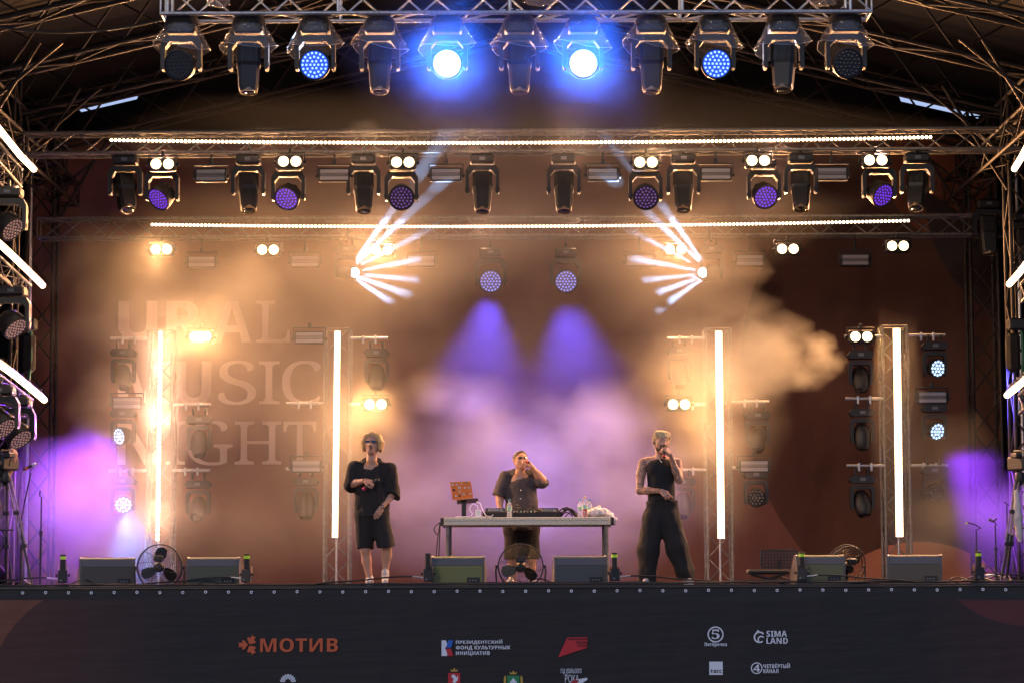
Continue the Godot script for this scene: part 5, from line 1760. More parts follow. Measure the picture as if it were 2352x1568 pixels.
func microphone(label: String, grip: Vector3, head: Vector3, ring: Material) -> Node3D:
	# grip to head: the direction in which the grille points
	var o := thing("microphone", label, "microphone", grip, "handheld microphones")
	var d := (head - grip).normalized()
	var y := d
	var x := y.cross(Vector3.BACK if absf(y.z) < 0.9 else Vector3.UP).normalized()
	var t := Transform3D(Basis(x, y, x.cross(y)), Vector3.ZERO)
	part("handle", Shape.new().lathe([Vector2(0, -0.12), Vector2(0.014, -0.119), Vector2(0.0155, -0.1), Vector2(0.019, 0.04), Vector2(0.022, 0.06), Vector2(0.0, 0.06)], 14, t), M.rubber, o)
	part("ring", Shape.new().lathe([Vector2(0.0, -0.118), Vector2(0.0175, -0.116), Vector2(0.0185, -0.085), Vector2(0.0, -0.084)], 14, t), ring, o)
	part("grille", Shape.new().lathe([Vector2(0.0, 0.06), Vector2(0.022, 0.061), Vector2(0.0255, 0.08), Vector2(0.024, 0.1), Vector2(0.014, 0.112), Vector2(0, 0.116)], 14, t), M.black_metal, o)
	return o


func cloth_look(called: String, r: float, g: float, b: float) -> StandardMaterial3D:
	var m := paint(called, r, g, b, 0.85)
	m.normal_enabled = true
	m.normal_texture = noise_texture(0.012, Color.BLACK, Color.WHITE, called.length() + 20, 256, 4, true)
	m.normal_scale = 0.7
	m.uv1_triplanar = true
	m.uv1_scale = Vector3(2.2, 0.9, 2.2)
	m.rim_enabled = true
	m.rim = 0.12
	return m


func make_people() -> void:
	var skin := paint("skin", 0.58, 0.31, 0.205, 0.5)
	grain(skin, 0.03, 0.86, 51, 3.0)
	skin.subsurf_scatter_enabled = true
	skin.subsurf_scatter_strength = 0.12
	var tattooed := paint("tattooed_skin", 0.58, 0.31, 0.205, 0.5)
	tattooed.subsurf_scatter_enabled = true
	tattooed.subsurf_scatter_strength = 0.12
	cloth_look("black_shirt", 0.015, 0.011, 0.009)
	cloth_look("charcoal_shirt", 0.055, 0.045, 0.048)
	cloth_look("black_trousers", 0.012, 0.0092, 0.0082)
	cloth_look("tank_top", 0.009, 0.008, 0.0085)
	grain(paint("blond_hair", 0.92, 0.62, 0.25, 0.5), 0.2, 0.72, 52, 4.0).uv1_scale = Vector3(14, 2.5, 14)
	grain(paint("pale_hair", 0.92, 0.68, 0.34, 0.5), 0.2, 0.7, 53, 4.0).uv1_scale = Vector3(14, 3, 14)
	for k in ["blond_hair", "pale_hair"]:
		M[k].backlight_enabled = true
		M[k].backlight = Color(0.6, 0.55, 0.45)
	paint("dark_hair", 0.03, 0.017, 0.012, 0.6)
	paint("beard_hair", 0.1, 0.055, 0.035, 0.7)
	paint("lip", 0.36, 0.12, 0.09, 0.4)
	paint("mouth_dark", 0.03, 0.008, 0.008, 0.5)
	grain(paint("white_shoe", 0.62, 0.56, 0.52, 0.6), 0.06, 0.75, 54, 4.0)
	paint("white_cotton", 0.78, 0.76, 0.78, 0.8)
	paint("pink_ring", 0.75, 0.03, 0.12, 0.4)
	paint("red_ring", 0.5, 0.02, 0.04, 0.4)
	paint("gold", 0.8, 0.6, 0.25, 0.25, 0.9)
	paint("silver", 0.8, 0.8, 0.8, 0.2, 0.9)
	paint("eye_dark", 0.03, 0.018, 0.014, 0.2)
	paint("blue_lens", 0.03, 0.05, 0.09, 0.06)
	paint("mirror_lens", 0.25, 0.25, 0.26, 0.06, 0.9)
	make_man_in_shorts(skin)
	make_man_at_table(skin)
	make_singer(skin, tattooed)
	make_operator(skin)


func make_operator(skin: Material) -> void:
	# the camera operator at the left edge; only a raised forearm enters the picture
	var z0 := -0.75
	var O := Vector3(at(-38, 1343, z0).x, DECK, z0)
	var j := func(u: float, v: float, dz := 0.0) -> Vector3: return at(u, v, z0 + dz) - O
	var o := thing("person", "camera operator at the left edge, bare forearm raised to the video camera", "person", O)
	var elbow: Vector3 = j.call(14, 1092, 0.1)
	var wrist: Vector3 = j.call(31, 1056, 0.16)
	var st := SurfaceTool.new()
	st.begin(Mesh.PRIMITIVE_TRIANGLES)
	swell(st, [[j.call(-38, 1170), 0.15, j.call(-38, 1080), 0.16, 0.65], [j.call(-12, 1058), 0.058, elbow, 0.044], [elbow, 0.045, elbow.lerp(wrist, 0.4), 0.042], [elbow.lerp(wrist, 0.4), 0.042, wrist, 0.027], [j.call(-64, 1060), 0.058, j.call(-66, 1110, 0.1), 0.044], [j.call(-66, 1110, 0.1), 0.044, j.call(-30, 1090, 0.25), 0.028], [j.call(-54, 1180), 0.09, j.call(-54, 1335), 0.045], [j.call(-22, 1180), 0.09, j.call(-22, 1335), 0.045], [j.call(-38, 1060), 0.06, j.call(-38, 1040), 0.056]], 0.018, 0.035)
	swell(st, moved(head_bones(), Transform3D(Basis(Vector3.UP, 0.6), j.call(-38, 1020, 0.02))), 0.008, 0.022)
	swell(st, hand_bones(aimed(wrist, j.call(33, 1036, 0.18), Vector3(-0.6, 0.2, -0.5)), 1.0, 0.7), 0.005, 0.008)
	part("body", st.commit(), skin, o)
	part("shirt", swollen([[j.call(-38, 1095), 0.19, j.call(-38, 1200), 0.2, 0.68, [[j.call(-38, 1196), Vector3.DOWN]]], [j.call(-62, 1062), 0.075, j.call(-14, 1062), 0.075], [j.call(-14, 1062), 0.075, elbow.lerp(j.call(-14, 1062), 0.25), 0.075], [j.call(-62, 1062), 0.075, j.call(-65, 1098, 0.06), 0.075]], 0.018, 0.05), M.black_shirt, o)
	part("trousers", swollen([[j.call(-48, 1195), 0.13, j.call(-28, 1195), 0.13], [j.call(-54, 1200), 0.11, j.call(-54, 1335), 0.075], [j.call(-22, 1200), 0.11, j.call(-22, 1335), 0.075]], 0.018, 0.04), M.black_trousers, o)
	for u in [-54, -22]: shoe(o, j.call(u, 1343, -0.06) * Vector3(1, 0, 1), j.call(u, 1343, 0.17) * Vector3(1, 0, 1), M.rubber, M.rubber)


func face_bits(o: Node3D, h: Transform3D, open := 0.0, eyes := true) -> void:
	if eyes:
		for s in [-1, 1]:
			part("eye", Shape.new().ball(Vector3.ZERO, Vector3(0.013, 0.005, 0.006), 8), M.eye_dark, o, h * Transform3D(Basis(), Vector3(s * 0.031, 0.008, 0.092)))
			part("eyebrow", Shape.new().path([h * Vector3(s * 0.015, 0.03, 0.106), h * Vector3(s * 0.033, 0.034, 0.1), h * Vector3(s * 0.05, 0.028, 0.086)], 0.004, 5), M.beard_hair, o)
	part("lips", Shape.new().ball(Vector3.ZERO, Vector3(0.024, 0.007 + open * 0.45, 0.007), 10), M.lip, o, h * Transform3D(Basis(), Vector3(0, -0.062 - open * 0.4, 0.092)))
	if open > 0.0:
		part("open_mouth", Shape.new().ball(Vector3.ZERO, Vector3(0.019, 0.003 + open * 0.38, 0.007), 10), M.mouth_dark, o, h * Transform3D(Basis(), Vector3(0, -0.062 - open * 0.4, 0.096)))


func make_man_in_shorts(skin: Material) -> void:
	var z0 := -0.9
	var O := Vector3(at(866, 1343, z0).x, DECK, z0)
	var j := func(u: float, v: float, dz := 0.0) -> Vector3: return at(u, v, z0 + dz) - O
	var o := thing("person", "man in black shirt, shorts and sunglasses with blond bob, microphone lowered", "person", O, "performers on stage")
	var h := Transform3D(Basis(Vector3.UP, -0.12) * Basis(Vector3.RIGHT, -0.16) * Basis(Vector3.BACK, -0.04), j.call(854.5, 1019.5, 0.02))
	var st := SurfaceTool.new()
	st.begin(Mesh.PRIMITIVE_TRIANGLES)
	var elbow_a: Vector3 = j.call(807, 1111, 0.02)
	var wrist_a: Vector3 = j.call(838, 1103, 0.2)
	var elbow_b: Vector3 = j.call(899, 1136, -0.02)
	var wrist_b: Vector3 = j.call(876, 1165, 0.12)
	swell(st, [
		[j.call(853, 1195), 0.14, j.call(853, 1150), 0.13, 0.68], [j.call(853, 1150), 0.13, j.call(853, 1088), 0.16, 0.62],
		[j.call(822, 1072, -0.02), 0.055, j.call(888, 1075, -0.02), 0.055], [j.call(853, 1075, -0.02), 0.06, j.call(854.5, 1048, -0.015), 0.056],
		[j.call(812, 1072, -0.02), 0.055, elbow_a, 0.042], [elbow_a, 0.044, elbow_a.lerp(wrist_a, 0.35), 0.043], [elbow_a.lerp(wrist_a, 0.3), 0.043, wrist_a, 0.027],
		[j.call(896, 1076, -0.02), 0.055, elbow_b, 0.042], [elbow_b, 0.043, elbow_b.lerp(wrist_b, 0.35), 0.042], [elbow_b.lerp(wrist_b, 0.3), 0.042, wrist_b, 0.027],
		[j.call(836, 1205), 0.09, j.call(839, 1260, 0.02), 0.062], [j.call(839, 1260, 0.02), 0.06, j.call(842, 1288, -0.015), 0.056], [j.call(842, 1288, -0.012), 0.055, j.call(849, 1331, -0.02), 0.036],
		[j.call(873, 1205), 0.09, j.call(889, 1248, 0.1), 0.062], [j.call(889, 1248, 0.1), 0.06, j.call(888, 1276, 0.05), 0.057], [j.call(888, 1276, 0.05), 0.055, j.call(885, 1315, 0.03), 0.036],
	], 0.014, 0.035)
	swell(st, moved(head_bones(0.012), h), 0.0055, 0.022)
	var hand_a := aimed(wrist_a, j.call(853, 1107, 0.24), Vector3(0.1, -0.75, -0.5))
	var hand_b := aimed(wrist_b, j.call(861, 1192, 0.15), Vector3(-0.5, 0.1, -0.9))
	swell(st, hand_bones(hand_a, -1.0, 0.95), 0.0045, 0.008)
	swell(st, hand_bones(hand_b, 1.0, 0.3), 0.0045, 0.008)
	part("body", st.commit(), skin, o)
	# clothes
	var hem: Vector3 = j.call(853, 1187)
	var cuff_a := [elbow_a + Vector3(0.01, -0.015, 0.045), Vector3(0.62, -0.5, 0.6).normalized()]
	var cuff_b := [elbow_b + Vector3(-0.01, 0.0, 0.02), Vector3(-0.35, -0.85, 0.4).normalized()]
	part("shirt", swollen([
		[j.call(853, 1100), 0.185, j.call(854, 1150), 0.2, 0.66], [j.call(854, 1150), 0.2, j.call(855, 1200), 0.225, 0.66, [[hem, Vector3(0.02, -1, 0).normalized()]]],
		[j.call(818, 1073, -0.02), 0.075, j.call(891, 1077, -0.02), 0.075], [j.call(840, 1066, -0.04), 0.06, j.call(868, 1067, -0.04), 0.06],
		[j.call(812, 1073, -0.02), 0.078, elbow_a + Vector3(0, -0.01, 0), 0.098, 1.0, [cuff_a]], [j.call(896, 1077, -0.02), 0.08, elbow_b + Vector3(0.01, -0.03, 0), 0.098, 1.0, [cuff_b]],
	], 0.013, 0.05, [[j.call(854, 1045, 0.06), 0.066, j.call(853, 1061, 0.1), 0.05], [j.call(853, 1061, 0.1), 0.05, j.call(853, 1078, 0.17), 0.012]], 0.012, 9.0, 61), M.black_shirt, o)
	for s in [-1, 1]:
		var a: Vector3 = j.call(854 + s * 13, 1052, 0.02)
		part("collar", Shape.new().slab([Vector2(0, 0), Vector2(s * 0.045, -0.028), Vector2(s * 0.03, -0.085), Vector2(-s * 0.015, -0.07)], 0.008, Transform3D(Basis(Vector3.UP, s * 0.5) * Basis(Vector3.RIGHT, -0.5), a + Vector3(0, 0.01, 0.05))), M.black_shirt, o)
	for k in 4: part("button", Shape.new().ball(Vector3.ZERO, Vector3(0.007, 0.007, 0.003), 6), M.rubber, o, Transform3D(Basis(), j.call(853, 1086 + k * 26, 0.142)))
	var left_hem := [j.call(839, 1260), Vector3(0, -1, 0)]
	var right_hem := [j.call(887, 1255, 0.06), Vector3(0.1, -1, -0.12).normalized()]
	part("shorts", swollen([
		[j.call(842, 1180), 0.15, j.call(866, 1180), 0.15, 0.85], [j.call(838, 1200), 0.118, j.call(838, 1275), 0.102, 0.95, [left_hem]], [j.call(874, 1200), 0.118, j.call(890, 1268, 0.125), 0.108, 0.98, [right_hem]],
	], 0.013, 0.04, [], 0.007, 7.0, 62), M.black_trousers, o)
	shoe(o, j.call(849, 1342, -0.1) * Vector3(1, 0, 1) + Vector3(0, 0.0, 0), j.call(846, 1343, 0.11) * Vector3(1, 0, 1), M.white_shoe, M.white_cotton)
	shoe(o, j.call(885, 1330, 0.0), j.call(884, 1343, 0.2) * Vector3(1, 0, 1) + Vector3(0, 0.004, 0), M.white_shoe, M.white_cotton)
	part("sock", Shape.new().tube(j.call(849.5, 1332, -0.03), j.call(848, 1322, -0.02), 0.043, 0.04, 12), M.white_cotton, o)
	part("sock", Shape.new().tube(j.call(885, 1322, 0.02), j.call(885.5, 1309, 0.03), 0.045, 0.04, 12), M.white_cotton, o)
	# head
	var strands := [[Vector3(0, 0.045, -0.03), 0.093, Vector3(0, 0.04, -0.02), 0.093, 1.0, [[Vector3(0, 0.06, 0.03), Vector3(0, -0.45, 1).normalized()]]], [Vector3(0, 0.02, -0.06), 0.08, Vector3(0, -0.05, -0.07), 0.06]]
	for s in [-1, 1]:
		for k in 9:
			var f := k / 8.0
			var root := Vector3(s * 0.006, 0.118 - 0.02 * f, 0.055 - 0.1 * f)
			var mid := Vector3(s * (0.07 + 0.012 * f), 0.082, 0.062 - 0.1 * f)
			var side := Vector3(s * (0.1 + 0.004 * f), 0.02, 0.045 - 0.1 * f)
			var end := Vector3(s * 0.1, -0.055 - 0.012 * f, 0.03 - 0.09 * f)
			strands.append([root, 0.017, mid, 0.02])
			strands.append([mid, 0.02, side, 0.02])
			strands.append([side, 0.02, end, 0.013])
	part("hair", swollen(moved(strands, h), 0.006, 0.03, [], 0.0025, 50.0, 63), M.blond_hair, o)
	face_bits(o, h, 0.02, false)
	for s in [-1, 1]:
		part("sunglasses_lens", Shape.new().slab([Vector2(-0.03, 0.013), Vector2(0.03, 0.013), Vector2(0.026, -0.016), Vector2(-0.024, -0.016)], 0.004), M.blue_lens, o, h * Transform3D(Basis(Vector3.UP, s * 0.22), Vector3(s * 0.036, 0.008, 0.112)))
		part("sunglasses_arm", Shape.new().path([h * Vector3(s * 0.068, 0.016, 0.1), h * Vector3(s * 0.092, 0.016, 0.03)], 0.0025, 5), M.black_metal, o)
	part("sunglasses_bridge", Shape.new().path([h * Vector3(-0.01, 0.016, 0.117), h * Vector3(0.01, 0.016, 0.117)], 0.0025, 5), M.black_metal, o)
	var chain := []
	for k in 13:
		var t := lerpf(-1.3, 1.3, k / 12.0)
		chain.append(j.call(854, 1052, 0.0) + Vector3(sin(t) * 0.068, -0.05 * cos(t) - 0.02, 0.03 + 0.06 * cos(t)))
	part("necklace", Shape.new().path(chain, 0.004, 5), M.gold, o)
	var wrist_dir := (wrist_b - elbow_b).normalized()
	part("watch_strap", Shape.new().tube(wrist_b - wrist_dir * 0.022, wrist_b + wrist_dir * 0.002, 0.031, 0.031, 14), M.gold, o)
	part("watch_face", Shape.new().ball(Vector3.ZERO, Vector3(0.019, 0.019, 0.008), 12), M.silver, o, Transform3D(Basis(), wrist_b - wrist_dir * 0.01 + Vector3(0.012, 0.004, 0.029)))
	part("bracelet", Shape.new().tube(wrist_a - (wrist_a - elbow_a).normalized() * 0.012, wrist_a, 0.03, 0.03, 14), M.rubber, o)
	var grip := hand_a * Vector3(0, 0.082, 0.032)
	var tip: Vector3 = j.call(824, 1129, 0.22)
	microphone("black microphone with pink ring held low by the man in shorts", grip + O, O + grip - (tip - grip), M.pink_ring)


func make_man_at_table(skin: Material) -> void:
	var z0 := -3.2
	var O := Vector3(at(1198, 1343, z0).x, DECK, z0)
	var j := func(u: float, v: float, dz := 0.0) -> Vector3: return at(u, v, z0 + dz) - O
	var o := thing("person", "man in charcoal shirt and mirrored glasses singing behind the table", "person", O, "performers on stage")
	var h := Transform3D(Basis(Vector3.UP, 0.28) * Basis(Vector3.RIGHT, -0.2) * Basis(Vector3.BACK, 0.03), j.call(1196, 1057, 0.02))
	var elbow_a: Vector3 = j.call(1147, 1140, 0.04)
	var wrist_a: Vector3 = j.call(1149, 1172, 0.14)
	var elbow_b: Vector3 = j.call(1245, 1101, 0.06)
	var wrist_b: Vector3 = j.call(1220, 1070, 0.19)
	var st := SurfaceTool.new()
	st.begin(Mesh.PRIMITIVE_TRIANGLES)
	swell(st, [
		[j.call(1198, 1215), 0.16, j.call(1198, 1165), 0.16, 0.75], [j.call(1198, 1165), 0.16, j.call(1197, 1108), 0.165, 0.66],
		[j.call(1165, 1093, -0.02), 0.06, j.call(1228, 1092, -0.02), 0.06], [j.call(1196, 1095, -0.02), 0.07, j.call(1196, 1076, -0.01), 0.06],
		[j.call(1158, 1096, -0.02), 0.058, elbow_a, 0.046], [elbow_a, 0.046, elbow_a.lerp(wrist_a, 0.35), 0.043], [elbow_a.lerp(wrist_a, 0.35), 0.043, wrist_a, 0.03],
		[j.call(1232, 1092, -0.02), 0.058, elbow_b, 0.048], [elbow_b, 0.048, elbow_b.lerp(wrist_b, 0.35), 0.046], [elbow_b.lerp(wrist_b, 0.35), 0.046, wrist_b, 0.03],
		[j.call(1180, 1225), 0.1, j.call(1177, 1282, 0.02), 0.066], [j.call(1177, 1282, 0.02), 0.064, j.call(1178, 1300, -0.01), 0.06], [j.call(1178, 1300, -0.01), 0.058, j.call(1178, 1333, -0.02), 0.038],
		[j.call(1216, 1225), 0.1, j.call(1220, 1282, 0.02), 0.066], [j.call(1220, 1282, 0.02), 0.064, j.call(1221, 1300, -0.01), 0.06], [j.call(1221, 1300, -0.01), 0.058, j.call(1222, 1333, -0.02), 0.038],
	], 0.014, 0.035)
	swell(st, moved(head_bones(0.004), h), 0.0055, 0.024)
	var hand_b := aimed(wrist_b, j.call(1206, 1058, 0.24), Vector3(-0.6, 0.1, -0.6))
	swell(st, hand_bones(hand_b, 1.0, 0.9), 0.0045, 0.008)
	swell(st, hand_bones(aimed(wrist_a, j.call(1152, 1182, 0.24), Vector3(0.1, -0.9, 0.2)), 1.0, 0.25), 0.0045, 0.008)
	part("body", st.commit(), skin, o)
	var cuff_a := [elbow_a + Vector3(-0.01, 0.005, 0), Vector3(-0.3, -0.95, 0.1).normalized()]
	var cuff_b := [elbow_b + Vector3(-0.03, 0.012, 0.01), Vector3(0.3, 0.95, 0.5).normalized()]
	part("shirt", swollen([
		[j.call(1198, 1122), 0.19, j.call(1199, 1160), 0.2, 0.72], [j.call(1199, 1160), 0.2, j.call(1199, 1220), 0.22, 0.74, [[j.call(1198, 1218), Vector3.DOWN]]],
		[j.call(1166, 1094, -0.02), 0.08, j.call(1229, 1093, -0.02), 0.08], [j.call(1184, 1088, -0.04), 0.066, j.call(1209, 1088, -0.04), 0.066],
		[j.call(1160, 1097, -0.02), 0.082, elbow_a + Vector3(-0.012, -0.02, 0), 0.098, 1.0, [cuff_a]], [j.call(1231, 1094, -0.02), 0.082, elbow_b + Vector3(0.0, -0.025, 0), 0.092, 1.0, [cuff_b]],
	], 0.013, 0.05, [[j.call(1196, 1070, 0.06), 0.07, j.call(1197, 1086, 0.11), 0.045], [j.call(1197, 1086, 0.11), 0.045, j.call(1197, 1101, 0.17), 0.01]], 0.012, 9.0, 64), M.charcoal_shirt, o)
	for s in [-1, 1]:
		var a: Vector3 = j.call(1196 + s * 13, 1077, 0.02)
		part("collar", Shape.new().slab([Vector2(0, 0), Vector2(s * 0.06, -0.04), Vector2(s * 0.03, -0.11), Vector2(-s * 0.02, -0.09)], 0.008, Transform3D(Basis(Vector3.UP, s * 0.5) * Basis(Vector3.RIGHT, -0.5), a + Vector3(0, 0.01, 0.055))), M.charcoal_shirt, o)
	for k in 3: part("button", Shape.new().ball(Vector3.ZERO, Vector3(0.009, 0.009, 0.004), 8), M.white_paint, o, Transform3D(Basis(), j.call(1196, 1125 + k * 20, 0.152)))
	part("shorts", swollen([
		[j.call(1185, 1210), 0.17, j.call(1211, 1210), 0.17, 0.8], [j.call(1180, 1225), 0.12, j.call(1177, 1295), 0.118, 0.95, [[j.call(1177, 1284), Vector3.DOWN]]], [j.call(1217, 1225), 0.12, j.call(1221, 1295), 0.118, 0.95, [[j.call(1220, 1284), Vector3.DOWN]]],
	], 0.014, 0.04, [], 0.007, 7.0, 65), M.black_trousers, o)
	shoe(o, j.call(1178, 1343, -0.08) * Vector3(1, 0, 1), j.call(1168, 1343, 0.16) * Vector3(1, 0, 1), M.white_shoe, M.white_cotton)
	shoe(o, j.call(1222, 1343, -0.08) * Vector3(1, 0, 1), j.call(1234, 1343, 0.16) * Vector3(1, 0, 1), M.white_shoe, M.white_cotton)
	part("hair", swollen(moved([[Vector3(0, 0.034, -0.036), 0.0935, Vector3(0, 0.04, 0.006), 0.0895, 1.0, [[Vector3(0, 0.07, 0.08), Vector3(0, -0.5, 1).normalized()], [Vector3(0, 0.0, -0.03), Vector3(0, -1, 0.45).normalized()]]]], h), 0.006, 0.01, [], 0.002, 60.0, 66), M.dark_hair, o)
	face_bits(o, h, 0.006, false)
	for s in [-1, 1]:
		part("glasses_lens", Shape.new().ball(Vector3.ZERO, Vector3(0.03, 0.017, 0.006), 12), M.mirror_lens, o, h * Transform3D(Basis(Vector3.UP, s * 0.25), Vector3(s * 0.035, 0.008, 0.108)))
		part("glasses_arm", Shape.new().path([h * Vector3(s * 0.066, 0.012, 0.098), h * Vector3(s * 0.092, 0.008, 0.0)], 0.003, 5), M.gold, o)
	part("glasses_bridge", Shape.new().path([h * Vector3(-0.012, 0.014, 0.115), h * Vector3(0.012, 0.014, 0.115)], 0.003, 5), M.gold, o)
	var dir := (wrist_b - elbow_b).normalized()
	part("bracelet", Shape.new().tube(wrist_b - dir * 0.03, wrist_b - dir * 0.015, 0.034, 0.033, 14), M.gold, o)
	var grip := hand_b * Vector3(0, 0.082, 0.032)
	var mouth := h * Vector3(0, -0.06, 0.12)
	microphone("microphone with red ring held to the mouth of the man behind the table", grip + O, O + mouth, M.red_ring)


func make_singer(skin: Material, tattooed: StandardMaterial3D) -> void:
	var z0 := -0.9
	var O := Vector3(at(1530, 1343, z0).x, DECK, z0)
	var j := func(u: float, v: float, dz := 0.0) -> Vector3: return at(u, v, z0 + dz) - O
	var o := thing("person", "bearded blond singer in black tank top and wide trousers, tattooed arm pointing down", "person", O, "performers on stage")
	# ink on the arms: scattered dark lines and patches
	var n := FastNoiseLite.new()
	n.seed = 77
	n.frequency = 0.03
	n.fractal_type = FastNoiseLite.FRACTAL_RIDGED
	n.fractal_octaves = 3
	var im := Image.create(256, 256, false, Image.FORMAT_RGB8)
	for y in 256:
		for x in 256:
			var v := n.get_noise_2d(x, y)
			var patch := n.get_noise_2d(x * 0.25 + 500, y * 0.25)
			var k := 1.0 if v < 0.3 or patch < 0.05 else 0.5
			im.set_pixel(x, y, Color(k, k * 1.02, k * 1.06))
	tattooed.albedo_texture = ImageTexture.create_from_image(im)
	tattooed.uv1_triplanar = true
	tattooed.uv1_scale = Vector3.ONE * 3.5
	var h := Transform3D(Basis(Vector3.UP, 0.3) * Basis(Vector3.RIGHT, -0.06) * Basis(Vector3.BACK, -0.06), j.call(1519, 1015.5, 0.04))
	var elbow_a: Vector3 = j.call(1470, 1126, 0.0)
	var wrist_a: Vector3 = j.call(1519, 1127, 0.2)
	var elbow_b: Vector3 = j.call(1560, 1101, 0.09)
	var wrist_b: Vector3 = j.call(1540, 1043, 0.17)
	var st := SurfaceTool.new()
	st.begin(Mesh.PRIMITIVE_TRIANGLES)
	swell(st, [
		[j.call(1519, 1165), 0.15, j.call(1519, 1130), 0.135, 0.68], [j.call(1519, 1130), 0.135, j.call(1517, 1078), 0.165, 0.62],
		[j.call(1488, 1060, -0.02), 0.062, j.call(1548, 1062, -0.02), 0.062], [j.call(1517, 1062, -0.02), 0.075, j.call(1518, 1042, -0.005), 0.062],
		[j.call(1503, 1190), 0.09, j.call(1490, 1265), 0.06], [j.call(1490, 1265), 0.06, j.call(1486, 1335), 0.04], [j.call(1537, 1190), 0.09, j.call(1560, 1262), 0.06], [j.call(1560, 1262), 0.06, j.call(1578, 1332), 0.04],
	], 0.014, 0.035)
	swell(st, moved(head_bones(0.02), h), 0.0055, 0.022)
	var hand_a := aimed(wrist_a, j.call(1537, 1141, 0.24), Vector3(-0.2, -0.3, -0.9))
	swell(st, hand_bones(hand_a, 1.0, 0.85, true), 0.0045, 0.008)
	var arms := SurfaceTool.new()
	arms.begin(Mesh.PRIMITIVE_TRIANGLES)
	swell(arms, [
		[j.call(1478, 1063, -0.02), 0.063, j.call(1472, 1090, -0.01), 0.054], [j.call(1472, 1090, -0.01), 0.054, elbow_a, 0.045], [elbow_a, 0.045, elbow_a.lerp(wrist_a, 0.35), 0.044], [elbow_a.lerp(wrist_a, 0.35), 0.044, wrist_a, 0.028],
		[j.call(1556, 1064, -0.02), 0.063, elbow_b, 0.048], [elbow_b, 0.046, elbow_b.lerp(wrist_b, 0.35), 0.044], [elbow_b.lerp(wrist_b, 0.35), 0.044, wrist_b, 0.028],
	], 0.012, 0.03)
	var hand_b := aimed(wrist_b, j.call(1527, 1027, 0.21), Vector3(-0.7, 0.0, -0.4))
	swell(st, hand_bones(hand_b, 1.0, 0.95), 0.0045, 0.008)
	var whole := st.commit()
	arms.commit(whole)
	whole.surface_set_material(0, skin)
	whole.surface_set_material(1, tattooed)
	part("body", whole, null, o)
	part("tank_top", swollen([
		[j.call(1518, 1082, 0.01), 0.172, j.call(1519, 1125), 0.158, 0.7], [j.call(1519, 1125), 0.156, j.call(1520, 1170), 0.17, 0.7, [[j.call(1520, 1152), Vector3.DOWN]]],
		[j.call(1497, 1055, -0.03), 0.042, j.call(1500, 1078, 0.05), 0.068], [j.call(1540, 1056, -0.03), 0.042, j.call(1538, 1078, 0.05), 0.068],
	], 0.011, 0.03, [[j.call(1518, 1036, 0.11), 0.07, j.call(1517, 1054, 0.15), 0.062], [j.call(1473, 1064, 0.05), 0.05, j.call(1476, 1078, 0.08), 0.04], [j.call(1562, 1066, 0.05), 0.045, j.call(1560, 1078, 0.08), 0.036]], 0.004, 10.0, 67), M.tank_top, o)
	part("trousers", swollen([
		[j.call(1506, 1156), 0.12, j.call(1534, 1156), 0.12, 0.9, [[j.call(1520, 1149), Vector3.UP]]], [j.call(1503, 1185), 0.135, j.call(1489, 1265), 0.128, 0.95], [j.call(1489, 1265), 0.128, j.call(1487, 1330), 0.1], [j.call(1487, 1320), 0.1, j.call(1486, 1338), 0.088, 1.0, [[j.call(1486, 1341), Vector3.DOWN]]],
		[j.call(1537, 1185), 0.135, j.call(1556, 1258, 0.05), 0.128, 0.95], [j.call(1556, 1258, 0.05), 0.128, j.call(1572, 1312, 0.03), 0.105], [j.call(1572, 1312, 0.03), 0.1, j.call(1577, 1328, 0.02), 0.08, 1.0, [[j.call(1577, 1331), Vector3.DOWN]]],
	], 0.014, 0.05, [], 0.018, 6.0, 68), M.black_trousers, o)
	shoe(o, j.call(1487, 1343, -0.06) * Vector3(1, 0, 1), j.call(1483, 1343, 0.17) * Vector3(1, 0, 1), M.white_shoe, M.white_cotton)
	shoe(o, j.call(1576, 1343, -0.06) * Vector3(1, 0, 1), j.call(1586, 1343, 0.17) * Vector3(1, 0, 1), M.white_shoe, M.white_cotton)
	var strands := [[Vector3(0, 0.042, -0.03), 0.1, Vector3(0, 0.05, -0.01), 0.096, 1.0, [[Vector3(0, 0.05, 0.04), Vector3(0, -0.6, 1).normalized()]]], [Vector3(0, 0.01, -0.06), 0.082, Vector3(0, -0.02, -0.07), 0.07]]
	for k in 9:
		var x := lerpf(-0.085, 0.085, k / 8.0)
		var depth := sqrt(maxf(0.0, 1.0 - pow(x / 0.1, 2)))
		strands.append([Vector3(x * 0.7, 0.118, -0.01), 0.022, Vector3(x * 1.0, 0.1, 0.07 * depth), 0.019])
		strands.append([Vector3(x * 1.0, 0.1, 0.07 * depth), 0.018, Vector3(x * 1.04 + 0.012, [0.03, 0.062, 0.046, 0.036, 0.064, 0.05, 0.04, 0.06, 0.03][k], 0.1 * depth), 0.007])
	for s in [-1, 1]:
		strands.append([Vector3(s * 0.08, 0.08, 0.0), 0.03, Vector3(s * 0.09, 0.01, -0.015), 0.018])
	part("hair", swollen(moved(strands, h), 0.006, 0.012, [], 0.006, 45.0, 69), M.pale_hair, o)
